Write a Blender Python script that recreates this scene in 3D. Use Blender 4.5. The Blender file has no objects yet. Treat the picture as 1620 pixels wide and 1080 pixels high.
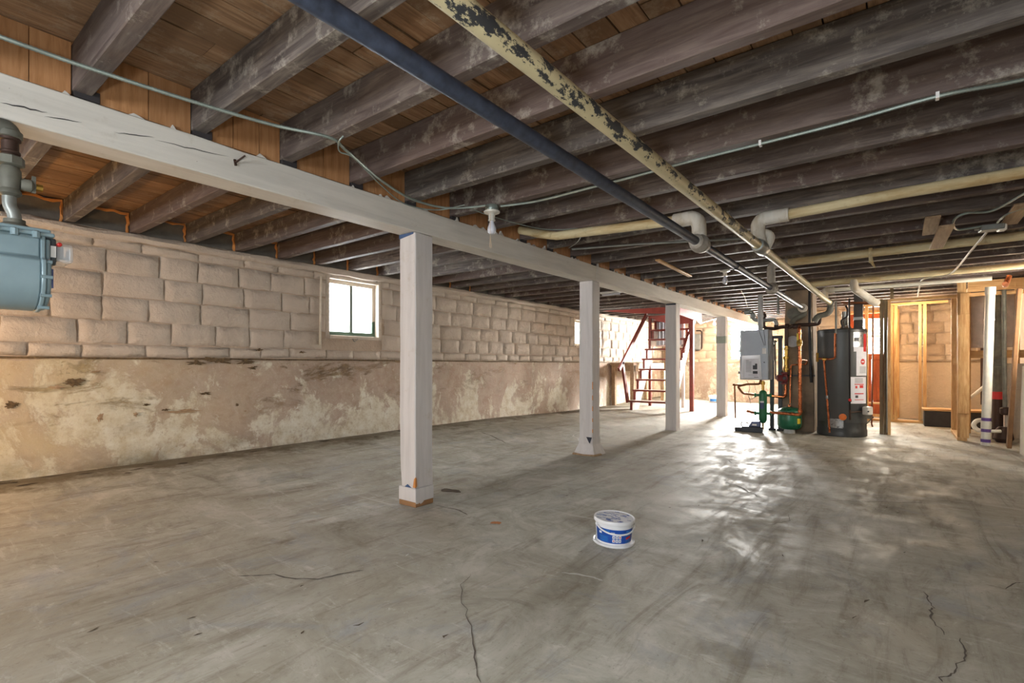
import bpy, bmesh, math, random
from mathutils import Vector, Matrix, noise
random.seed(7)
S = bpy.context.scene
COL = S.collection
PI = math.pi

# ------------------------------------------------------------------ camera, sky, light, exposure
YAW = math.atan2(615, 796)
cd = bpy.data.cameras.new('camera'); cam = bpy.data.objects.new('camera', cd); COL.objects.link(cam)
cam.location = (0, 0, 1.0); cam.rotation_euler = (PI/2, 0, YAW)
cd.sensor_width = 36; cd.lens = 796/1620*36; cd.shift_y = 37/1620; cd.clip_start = 0.02
S.camera = cam
vs = S.view_settings
vs.view_transform = 'Standard'; vs.look = 'None'; vs.gamma = 1; vs.use_curve_mapping = False
vs.exposure = 1.44
w = bpy.data.worlds.new('world'); S.world = w; w.use_nodes = True
w.node_tree.nodes['Background'].inputs[0].default_value = (0.88, 0.94, 1, 1)
w.node_tree.nodes['Background'].inputs[1].default_value = 4.0

def area(name, loc, target, sx, sy, power, col=(1, 1, 1)):
    l = bpy.data.lights.new(name, 'AREA'); l.shape = 'RECTANGLE'; l.size = sx; l.size_y = sy
    l.energy = power; l.color = col
    o = bpy.data.objects.new(name, l); COL.objects.link(o); o.location = loc
    o.rotation_euler = (Vector(target)-Vector(loc)).to_track_quat('-Z', 'Y').to_euler()
    return o
def point(name, loc, power, col, r=0.05):
    l = bpy.data.lights.new(name, 'POINT'); l.energy = power; l.color = col; l.shadow_soft_size = r
    o = bpy.data.objects.new(name, l); COL.objects.link(o); o.location = loc
    return o
# daylight outside each window (just beyond the panes), plus added fill lights behind the viewer
area('daylight_back', (-3.09, 14.0, 1.62), (-1.7, 1.0, 0.5), 0.72, 0.8, 700, (1.0, 0.97, 0.92))
area('daylight_left_near', (-5.72, 3.72, 1.72), (-3.0, 3.6, 0.4), 0.75, 0.7, 14, (0.92, 0.97, 1))
area('daylight_left_far', (-5.72, 9.35, 1.72), (-3.0, 9.0, 0.4), 0.75, 0.6, 24, (1, 0.97, 0.92))
area('daylight_door', (-0.44, 12.25, 1.56), (1.0, 5.0, 0.1), 0.6, 0.6, 110, (1.0, 0.90, 0.74))
area('daylight_right', (1.75, 7.9, 1.55), (-1.0, 8.6, 0.6), 0.7, 0.6, 30, (1.0, 0.88, 0.70))
area('fill_front_one', (-0.9, -2.45, 1.55), (-1.6, 4.0, 1.5), 1.1, 0.8, 34, (0.93, 0.97, 1))  # added fill just inside the near wall, aimed down the room
area('fill_front_two', (-3.9, -2.45, 1.55), (-4.4, 3.0, 1.2), 1.0, 0.7, 11, (0.96, 0.97, 1))  # second added fill behind the viewer, towards the left wall
point('photo_flash', (-0.35, -0.35, 1.15), 23, (0.90, 0.97, 1), 0.09)
point('warm_lamp', (-4.55, -0.35, 1.05), 17, (1.0, 0.52, 0.12), 0.06)
point('stair_fill', (-3.9, 12.6, 1.85), 9, (1.0, 0.88, 0.70), 0.05)  # added fill near the stairs, standing in without a visible lamp
point('alcove_fill', (0.25, 10.6, 1.8), 18, (1.0, 0.74, 0.46), 0.06)  # added warm fill behind the studs, no lamp modelled there

# ------------------------------------------------------------------ helpers
FPX, CX, HY = 796.0, 810.0, 577.0
_ca, _sa = math.cos(YAW), math.sin(YAW)
def P(px, py, t=None, x=None, y=None, z=None):
    """world point seen at a pixel, at depth t or on the plane x=, y= or z="""
    u = (px-CX)/FPX; v = -(py-HY)/FPX
    d = Vector((-_sa+u*_ca, _ca+u*_sa, v))
    if x is not None: t = x/d.x
    elif y is not None: t = y/d.y
    elif z is not None: t = (z-1.0)/d.z
    return Vector((0, 0, 1.0)) + d*t

def lin(c):
    c = c/255.0
    return c/12.92 if c <= .04045 else ((c+.055)/1.055)**2.4
def rgb(r, g, b): return (lin(r), lin(g), lin(b), 1)

class MB:
    def __init__(s): s.v = []; s.f = []; s.m = []; s.mi = 0
    def add(s, vs, fs):
        o = len(s.v); s.v += [Vector(v) for v in vs]
        for f in fs: s.f.append([i+o for i in f]); s.m.append(s.mi)
        return s
    def mat(s, i): s.mi = i; return s
    def box(s, a, b, M=None, taper=0):
        x0, y0, z0 = a; x1, y1, z1 = b; t = taper
        vs = [(x0, y0, z0), (x1, y0, z0), (x1, y1, z0), (x0, y1, z0),
              (x0+t, y0+t, z1), (x1-t, y0+t, z1), (x1-t, y1-t, z1), (x0+t, y1-t, z1)]
        if M is not None: vs = [M @ Vector(v) for v in vs]
        return s.add(vs, [(3, 2, 1, 0), (4, 5, 6, 7), (0, 1, 5, 4), (1, 2, 6, 5), (2, 3, 7, 6), (3, 0, 4, 7)])
    def cbox(s, c, d, M=None):
        c = Vector(c); d = Vector(d)/2
        if M is None: return s.box(c-d, c+d)
        return s.box(-d, d, Matrix.Translation(c) @ M.to_4x4())
    def bar(s, p, q, w, h, up=(0, 0, 1)):
        p = Vector(p); q = Vector(q); d = (q-p); L = d.length; d.normalize()
        up = Vector(up)
        if abs(d.dot(up)) > .98: up = Vector((1, 0, 0))
        r = d.cross(up).normalized(); u = r.cross(d).normalized()
        vs = []
        for e in (p, q):
            for a, b in ((-1, -1), (1, -1), (1, 1), (-1, 1)): vs.append(e + r*(a*w/2) + u*(b*h/2))
        return s.add(vs, [(0, 1, 2, 3), (7, 6, 5, 4), (4, 5, 1, 0), (5, 6, 2, 1), (6, 7, 3, 2), (7, 4, 0, 3)])
    def tube(s, pts, r, n=10, cap=True, wob=0):
        pts = [Vector(p) for p in pts]; N = len(pts)
        rr = r if isinstance(r, (list, tuple)) else [r]*N
        T = []
        for i in range(N):
            a = pts[max(i-1, 0)]; b = pts[min(i+1, N-1)]; T.append((b-a).normalized())
        ref = Vector((0, 0, 1)) if abs(T[0].z) < .9 else Vector((1, 0, 0))
        nrm = T[0].cross(ref).normalized(); vs = []
        for i in range(N):
            nrm = (nrm - T[i]*nrm.dot(T[i])).normalized(); b = T[i].cross(nrm)
            for k in range(n):
                a = 2*PI*k/n; q = rr[i]*(1+(random.uniform(-wob, wob) if wob else 0))
                vs.append(pts[i] + nrm*(math.cos(a)*q) + b*(math.sin(a)*q))
        fs = []
        for i in range(N-1):
            for k in range(n):
                k2 = (k+1) % n; fs.append((i*n+k2, i*n+k, (i+1)*n+k, (i+1)*n+k2))
        if cap: fs.append(tuple(range(n))); fs.append(tuple(reversed(range((N-1)*n, N*n))))
        return s.add(vs, fs)
    def lathe(s, prof, c, axis=(0, 0, 1), n=24, cap=True):
        """profile of (radius, height) along axis from c"""
        ax = Vector(axis).normalized(); c = Vector(c)
        ref = Vector((0, 0, 1)) if abs(ax.z) < .9 else Vector((1, 0, 0))
        e1 = ax.cross(ref).normalized(); e2 = ax.cross(e1); vs = []
        for r, h in prof:
            for k in range(n):
                a = 2*PI*k/n; vs.append(c + ax*h + e1*(math.cos(a)*r) + e2*(math.sin(a)*r))
        fs = []
        for i in range(len(prof)-1):
            for k in range(n):
                k2 = (k+1) % n; fs.append((i*n+k, i*n+k2, (i+1)*n+k2, (i+1)*n+k))
        if cap: fs.append(tuple(reversed(range(n)))); fs.append(tuple(range((len(prof)-1)*n, len(prof)*n)))
        return s.add(vs, fs)
    def prism(s, poly, ext):
        """polygon (3D points) extruded by a vector"""
        n = len(poly); e = Vector(ext); poly = [Vector(p) for p in poly]
        vs = poly + [p+e for p in poly]
        fs = [tuple(reversed(range(n))), tuple(range(n, 2*n))]
        for k in range(n): k2 = (k+1) % n; fs.append((k, k2, n+k2, n+k))
        return s.add(vs, fs)
    def patch(s, c, r, a0, a1, z0, z1, n=10, th=.002):
        """curved label on an upright cylinder; angles in radians, 0 = +X"""
        vs = []
        for i in range(n+1):
            a = a0+(a1-a0)*i/n
            for rr in (r, r+th):
                for z in (z0, z1): vs.append((c[0]+math.cos(a)*rr, c[1]+math.sin(a)*rr, z))
        fs = []
        for i in range(n):
            o = i*4; p = o+4
            fs += [(o+2, p+2, p+3, o+3), (o+1, o+3, p+3, p+1), (o, p, p+2, o+2), (p, o, o+1, p+1)]
        fs += [(0, 2, 3, 1), (n*4, n*4+1, n*4+3, n*4+2)]
        return s.add(vs, fs)
    def build(s, name, mats, parent=None, smooth=True, bevel=0, seg=1, org=None):
        if not isinstance(mats, (list, tuple)): mats = [mats]
        if parent is not None: O = WORLD[parent.name]
        elif org is not None: O = Vector(org)
        else:
            lo = [min(v[i] for v in s.v) for i in range(3)]; hi = [max(v[i] for v in s.v) for i in range(3)]
            O = Vector(((lo[0]+hi[0])/2, (lo[1]+hi[1])/2, lo[2]))
        me = bpy.data.meshes.new(name); me.from_pydata([v-O for v in s.v], [], s.f)
        for m in mats: me.materials.append(m)
        if len(mats) > 1: me.polygons.foreach_set('material_index', s.m)
        bm = bmesh.new(); bm.from_mesh(me); bmesh.ops.recalc_face_normals(bm, faces=bm.faces); bm.to_mesh(me); bm.free()
        if smooth:
            me.polygons.foreach_set('use_smooth', [True]*len(me.polygons)); me.set_sharp_from_angle(angle=math.radians(38))
        me.update()
        o = bpy.data.objects.new(name, me); COL.objects.link(o)
        if parent is not None: o.parent = parent
        else: o.location = O
        WORLD[o.name] = O
        if bevel:
            b = o.modifiers.new('bevel', 'BEVEL'); b.width = bevel; b.segments = seg; b.limit_method = 'ANGLE'; b.angle_limit = math.radians(40)
        return o
WORLD = {}
def thing(name, loc, label, cat, group=None):
    o = bpy.data.objects.new(name, None); COL.objects.link(o); o.location = loc; o.empty_display_size = .1
    o['label'] = label; o['category'] = cat
    if group: o['group'] = group
    WORLD[o.name] = Vector(loc)
    return o
def tag(o, label, cat, group=None):
    o['label'] = label; o['category'] = cat
    if group: o['group'] = group
    return o
def struct(o): o['kind'] = 'structure'; return o
def lab(o, l): o['label'] = l; return o
def smoothstep(a, b, x):
    t = min(max((x-a)/(b-a), 0), 1); return t*t*(3-2*t)
def fillet(pts, r, k=5):
    pts = [Vector(p) for p in pts]; out = [pts[0]]
    for i in range(1, len(pts)-1):
        a, b, c = pts[i-1], pts[i], pts[i+1]
        d1 = (a-b); d2 = (c-b); q = min(r, d1.length*.48, d2.length*.48)
        s0 = b+d1.normalized()*q; s1 = b+d2.normalized()*q
        for j in range(k+1):
            t = j/k; out.append(s0*((1-t)**2)+b*(2*t*(1-t))+s1*(t*t))
    out.append(pts[-1]); return out
def spline(pts, k=8):
    pts = [Vector(p) for p in pts]; q = [pts[0]]+pts+[pts[-1]]; out = []
    for i in range(1, len(q)-2):
        p0, p1, p2, p3 = q[i-1:i+3]
        for j in range(k):
            t = j/k
            out.append(.5*((2*p1)+(p2-p0)*t+(2*p0-5*p1+4*p2-p3)*t*t+(3*p1-p0-3*p2+p3)*t**3))
    out.append(pts[-1]); return out
def fz(x, y):
    return .13*smoothstep(-3.0, -5.3, x)*(1-.45*smoothstep(6, 9, y))+.05*smoothstep(10.3, 13.5, y)*smoothstep(-1.6, -2.6, x)

# ------------------------------------------------------------------ materials
class NT:
    def __init__(s, name):
        m = bpy.data.materials.new(name); m.use_nodes = True; s.m = m; s.t = m.node_tree; s.n = s.t.nodes
        s.bs = s.n['Principled BSDF']
        s.tc = s.n.new('ShaderNodeTexCoord')
    def _set(s, inp, v):
        if isinstance(v, bpy.types.NodeSocket): s.t.links.new(v, inp)
        else: inp.default_value = v
    def vec(s, scale=(1, 1, 1), world=False, rnd=False, rot=(0, 0, 0)):
        src = s.n.new('ShaderNodeNewGeometry').outputs['Position'] if world else s.tc.outputs['Object']
        if rnd:
            oi = s.n.new('ShaderNodeObjectInfo'); a = s.n.new('ShaderNodeVectorMath'); a.operation = 'MULTIPLY_ADD'
            s.t.links.new(oi.outputs['Random'], a.inputs[0]); a.inputs[1].default_value = (31, 17, 23); s.t.links.new(src, a.inputs[2]); src = a.outputs[0]
        mp = s.n.new('ShaderNodeMapping'); mp.inputs['Scale'].default_value = scale; mp.inputs['Rotation'].default_value = rot
        s.t.links.new(src, mp.inputs['Vector']); return mp.outputs[0]
    def noise(s, v, scale, detail=5, rough=.55, dist=0):
        n = s.n.new('ShaderNodeTexNoise'); s.t.links.new(v, n.inputs['Vector'])
        n.inputs['Scale'].default_value = scale; n.inputs['Detail'].default_value = detail; n.inputs['Roughness'].default_value = rough
        n.inputs['Distortion'].default_value = dist; return n.outputs[0]
    def vor(s, v, scale):
        n = s.n.new('ShaderNodeTexVoronoi'); s.t.links.new(v, n.inputs['Vector']); n.inputs['Scale'].default_value = scale; return n.outputs['Distance']
    def ramp(s, f, stops, interp='LINEAR'):
        r = s.n.new('ShaderNodeValToRGB'); r.color_ramp.interpolation = interp
        e = r.color_ramp.elements
        while len(e) > 1: e.remove(e[0])
        e[0].position = stops[0][0]; e[0].color = stops[0][1]
        for p, c in stops[1:]: k = e.new(p); k.color = c
        s._set(r.inputs[0], f); return r.outputs[0]
    def val(s, f, a, b):
        r = s.n.new('ShaderNodeMapRange'); s._set(r.inputs[0], f); r.inputs[1].default_value = a; r.inputs[2].default_value = b
        return r.outputs[0]
    def mapv(s, f, a, b, c, d):
        r = s.n.new('ShaderNodeMapRange'); s._set(r.inputs[0], f)
        for i, q in enumerate((a, b, c, d)): r.inputs[i+1].default_value = q
        return r.outputs[0]
    def mix(s, f, a, b, mode='MIX'):
        n = s.n.new('ShaderNodeMix'); n.data_type = 'RGBA'; n.blend_type = mode
        s._set(n.inputs[0], f); s._set(n.inputs[6], a); s._set(n.inputs[7], b); return n.outputs[2]
    def math(s, op, a, b=0.0, c=0.0):
        n = s.n.new('ShaderNodeMath'); n.operation = op; s._set(n.inputs[0], a); s._set(n.inputs[1], b); s._set(n.inputs[2], c); return n.outputs[0]
    def xyz(s, v):
        n = s.n.new('ShaderNodeSeparateXYZ'); s.t.links.new(v, n.inputs[0]); return n.outputs
    def rand(s): return s.n.new('ShaderNodeObjectInfo').outputs['Random']
    def bump(s, h, strength=.3, dist=.01):
        b = s.n.new('ShaderNodeBump'); b.inputs['Strength'].default_value = strength; b.inputs['Distance'].default_value = dist
        s._set(b.inputs['Height'], h); s.t.links.new(b.outputs[0], s.bs.inputs['Normal'])
    def out(s, col, rough=.6, metal=0.0, spec=None):
        s._set(s.bs.inputs['Base Color'], col); s._set(s.bs.inputs['Roughness'], rough); s._set(s.bs.inputs['Metallic'], metal)
        if spec is not None: s.bs.inputs['Specular IOR Level'].default_value = spec
        return s.m

def simple(name, c, rough=.5, metal=0.0, var=.12, scale=14, bump=0.0, spec=None):
    m = NT(name); v = m.vec(rnd=True); n = m.noise(v, scale, 5)
    d = tuple(x*(1-var*2.0) for x in c[:3])+(1,); l = tuple(min(1, x*(1+var)) for x in c[:3])+(1,)
    if bump: m.bump(m.noise(v, scale*3, 3), bump, .004)
    return m.out(m.ramp(n, [(.25, d), (.75, l)]), m.mapv(n, .2, .8, max(.05, rough-.07), min(1, rough+.07)), metal, spec)

def wood(name, dark, mid, light, axis='x', rough=.75, rnd=.5, dust=None, fine=1.0, bump=.25, tint=None):
    m = NT(name)
    k = {'x': (1.2, 14, 14), 'y': (14, 1.2, 14), 'z': (14, 14, 1.2)}[axis]
    v = m.vec(k, rnd=True); g = m.noise(v, 3.2*fine, 7, .62, .6)
    v2 = m.vec((1, 1, 1), rnd=True); big = m.noise(v2, 2.6, 4, .6)
    c = m.ramp(g, [(.30, dark), (.5, mid), (.72, light)])
    c = m.mix(m.mapv(big, .35, .7, 0, .55), c, dark)
    r = m.rand()
    sp = m.noise(m.vec((k[0]*3, k[1]*2.2, k[2]*2.2), rnd=True), 3.2, 6, .7); c = m.mix(m.mapv(sp, .58, .70, 0, .45), c, dark)
    c = m.mix(m.mapv(r, 0, 1, 0, rnd), c, tuple(x*.45 for x in mid[:3])+(1,))
    if tint: c = m.mix(m.mapv(m.math('FRACT', m.math('MULTIPLY', r, 7.31)), .25, 1, 0, .55), c, m.mix(g, tint, tuple(q*1.5 for q in tint[:3])+(1,)))
    if dust: c = m.mix(m.mapv(m.math('ADD', m.noise(v2, 6.5, 11, .76), m.math('MULTIPLY', m.math('SUBTRACT', big, .5), .35)), .54, .66, 0, dust[1]), c, dust[0])
    m.bump(g, bump, .004)
    return m.out(c, m.mapv(g, .3, .7, rough-.1, min(1, rough+.12)), 0, .35)

def concrete():
    m = NT('floor_concrete'); v = m.vec(world=True)
    a = m.noise(v, .6, 7, .62, .5); b = m.noise(m.vec(world=True, rot=(0, 0, .65)), 2.6, 11, .72, .9); c = m.noise(v, 30, 8, .75)
    col = m.ramp(b, [(.30, rgb(130, 126, 113)), (.43, rgb(163, 161, 149)), (.55, rgb(182, 181, 170)), (.70, rgb(206, 203, 195))])
    col = m.mix(m.mapv(a, .40, .60, 0, .6), col, rgb(150, 142, 125))
    col = m.mix(m.mapv(m.noise(m.vec(world=True), 1.5, 10, .7, 1.5), .54, .66, 0, .55), col, rgb(148, 152, 156))
    sw = m.noise(m.vec((1.0, .16, 1), world=True, rot=(0, 0, -.75)), 8, 10, .74, 1.0)
    col = m.mix(m.mapv(sw, .52, .68, 0, .6), col, rgb(118, 106, 90))
    s2 = m.noise(m.vec((.2, 1, 1), world=True, rot=(0, 0, -.35)), 11, 9, .74, .8)
    col = m.mix(m.mapv(s2, .56, .70, 0, .5), col, rgb(212, 210, 203))
    col = m.mix(m.mapv(c, .56, .70, 0, .5), col, rgb(112, 102, 88))
    col = m.mix(m.mapv(m.noise(v, 13, 11, .78), .58, .66, 0, .4), col, rgb(216, 214, 207))
    col = m.mix(m.mapv(m.noise(v, 70, 4, .6), .66, .72, 0, .6), col, rgb(92, 82, 70))
    x = m.xyz(v)
    # damp brown edge along the left wall
    edge = m.math('ADD', m.mapv(x[0], -4.65, -5.25, 0, 1), m.mapv(m.noise(v, 3, 10, .75), .3, .7, -.85, .4))
    col = m.mix(m.mapv(edge, 0.05, .6, 0, .8), col, rgb(96, 84, 62))
    m.bump(m.math('ADD', m.math('MULTIPLY', c, .6), m.math('MULTIPLY', sw, .6)), .14, .006)
    rg = m.mapv(m.math('ADD', m.noise(v, 2.4, 10, .78, .6), m.math('MULTIPLY', m.math('SUBTRACT', sw, .5), .5)), .38, .60, .48, .88)
    return m.out(col, rg, 0, .28)

def paint_wall(name, base, low=False):
    """paint over masonry; low = the rendered lower band with peeling and salt bloom"""
    m = NT(name); v = m.vec(world=True); x = m.xyz(v)
    n1 = m.noise(v, 2.2, 8, .62, .3); n2 = m.noise(v, 9, 8, .68); n3 = m.noise(v, 42, 4, .6)
    col = m.ramp(n1, [(.3, tuple(k*.90 for k in base[:3])+(1,)), (.7, tuple(min(1, k*1.06) for k in base[:3])+(1,))])
    h = m.math('ADD', m.math('MULTIPLY', n2, .6), m.math('MULTIPLY', n3, .3))
    if low:
        n4 = m.noise(v, 5, 12, .78, .8); col = m.mix(m.mapv(n4, .50, .64, 0, .65), col, rgb(164, 146, 124)); col = m.mix(m.mapv(n4, .46, .36, 0, .55), col, rgb(204, 190, 178))
        peel = m.math('ADD', m.noise(m.vec((1, 1, .75), world=True), 1.55, 11, .70, .5), m.math('ADD', m.mapv(x[2], .95, .12, -.04, .06), m.mapv(x[1], 2.2, .9, 0, .03)))
        pk = m.mapv(m.math('ADD', peel, m.math('MULTIPLY', m.math('SUBTRACT', n2, .5), .22)), .510, .560, 0, .92)
        white = m.mix(m.mapv(n3, .55, .7, 0, .5), m.ramp(n2, [(.32, rgb(190, 176, 148)), (.5, rgb(216, 210, 192)), (.65, rgb(228, 226, 214))]), rgb(164, 144, 116))
        col = m.mix(m.mapv(n2, .45, .66, 0, .55), col, rgb(164, 134, 112)); col = m.mix(m.mapv(n3, .60, .72, 0, .5), col, rgb(214, 204, 188))
        col = m.mix(pk, col, white)
        br = m.noise(m.vec((1, .55, 1.6), world=True), 2.6, 10, .72, .4)
        bk = m.math('MULTIPLY', m.mapv(br, .55, .615, 0, 1), m.mapv(x[2], .35, .75, 0.0, 1))
        bk = m.math('MULTIPLY', bk, m.mapv(x[1], 6.5, 3.2, .35, 1))
        col = m.mix(m.math('MULTIPLY', bk, .85), col, m.ramp(n2, [(.35, rgb(96, 76, 52)), (.65, rgb(150, 122, 84))]))
        yl = m.mapv(x[1], 3.0, .8, 0, .62)
        col = m.mix(m.math('MULTIPLY', yl, m.mapv(n1, .35, .65, .35, 1)), col, rgb(204, 186, 142))
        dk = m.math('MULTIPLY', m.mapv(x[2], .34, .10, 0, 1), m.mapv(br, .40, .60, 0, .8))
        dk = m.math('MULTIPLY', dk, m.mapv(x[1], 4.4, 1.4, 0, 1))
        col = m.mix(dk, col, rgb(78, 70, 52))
        h = m.math('SUBTRACT', m.math('ADD', h, m.math('MULTIPLY', pk, -.25)), m.math('MULTIPLY', bk, .8))
        m.bump(h, .6, .02)
    else:
        col = m.mix(m.mapv(n2, .62, .74, 0, .35), col, tuple(k*.72 for k in base[:3])+(1,))
        lump = m.noise(v, 5.5, 6, .6, .8); m.bump(m.math('ADD', m.math('MULTIPLY', h, .8), lump), .95, .028)
    return m.out(col, .78, 0, .3)

def worn_white(name, axis='y', base=rgb(212, 208, 200)):
    m = NT(name); v = m.vec(world=True)
    k = {'y': (9, .8, 9), 'z': (9, 9, .8)}[axis]
    g = m.noise(m.vec(k, world=True), 2.4, 7, .6, .4); n = m.noise(v, 7, 9, .7); f = m.noise(v, 30, 6, .7)
    c = m.ramp(g, [(.28, tuple(q*.84 for q in base[:3])+(1,)), (.6, base)])
    c = m.mix(m.mapv(n, .60, .74, 0, .5), c, rgb(172, 160, 142))
    c = m.mix(m.mapv(f, .70, .74, 0, .8), c, rgb(96, 76, 58))
    m.bump(m.math('ADD', g, m.math('MULTIPLY', n, .6)), .3, .006)
    return m.out(c, .55, 0, .4)

def flaked(name, paint, bare, th=.0):
    """cream paint that has scaled off along the upper right flank of the pipe"""
    m = NT(name); v = m.vec(world=True); g = m.n.new('ShaderNodeNewGeometry').outputs['Normal']; nx = m.xyz(g)
    n = m.noise(m.vec((1, .45, 1), world=True), 20, 12, .74); big = m.noise(m.vec((1, 1, 1), world=True), 2.2, 3)
    side = m.math('MULTIPLY', m.math('ADD', nx[0], m.math('MULTIPLY', nx[2], -.35)), .115)
    x = m.xyz(v)
    k = m.mapv(m.math('ADD', m.math('ADD', m.math('ADD', n, side), m.math('MULTIPLY', m.math('SUBTRACT', big, .5), .22)), m.mapv(x[1], 3.4, 4.8, 0, -.35)), .615+th, .632+th, 0, 1)
    return m.out(m.mix(k, m.ramp(m.noise(v, 6, 5), [(.3, tuple(q*.8 for q in paint[:3])+(1,)), (.7, paint)]), bare), m.mapv(k, 0, 1, .48, .62), .05)

def insul(name, a, b, axis='x'):
    m = NT(name); v = m.vec(world=True); k = {'x': (1, 6, 6), 'z': (6, 6, 1)}[axis]
    n = m.noise(m.vec(k, world=True), 1.6, 7, .65, .3); f = m.noise(v, 18, 6)
    c = m.ramp(n, [(.32, b), (.55, a), (.8, tuple(min(1, q*1.15) for q in a[:3])+(1,))])
    c = m.mix(m.mapv(f, .6, .75, 0, .35), c, rgb(110, 84, 48)); m.bump(f, .3, .006)
    return m.out(c, .8)

def frosted():
    m = NT('window_glass'); t = m.n.new('ShaderNodeBsdfTransparent'); mx = m.n.new('ShaderNodeMixShader'); gl = m.n.new('ShaderNodeBsdfTranslucent')
    gl.inputs[0].default_value = (.95, .97, 1, 1)
    mx.inputs[0].default_value = .3
    m.t.links.new(t.outputs[0], mx.inputs[1]); m.t.links.new(gl.outputs[0], mx.inputs[2])
    m.t.links.new(mx.outputs[0], m.n['Material Output'].inputs['Surface']); return m.m
def clear_plastic(name, col=(.92, .95, .97, 1), a=.35):
    m = NT(name); t = m.n.new('ShaderNodeBsdfTransparent'); mx = m.n.new('ShaderNodeMixShader'); mx.inputs[0].default_value = a
    m.bs.inputs['Base Color'].default_value = col; m.bs.inputs['Roughness'].default_value = .12
    m.t.links.new(t.outputs[0], mx.inputs[1]); m.t.links.new(m.bs.outputs[0], mx.inputs[2])
    m.t.links.new(mx.outputs[0], m.n['Material Output'].inputs['Surface']); return m.m
def twotone(name, lo, hi, zc, jag=.05):
    m = NT(name); v = m.vec(world=True); x = m.xyz(v); n = m.noise(v, 12, 5)
    k = m.mapv(m.math('ADD', x[2], m.math('MULTIPLY', m.math('SUBTRACT', n, .5), jag)), zc-.004, zc+.004, 0, 1)
    return m.out(m.mix(k, lo, hi), .5)

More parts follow.
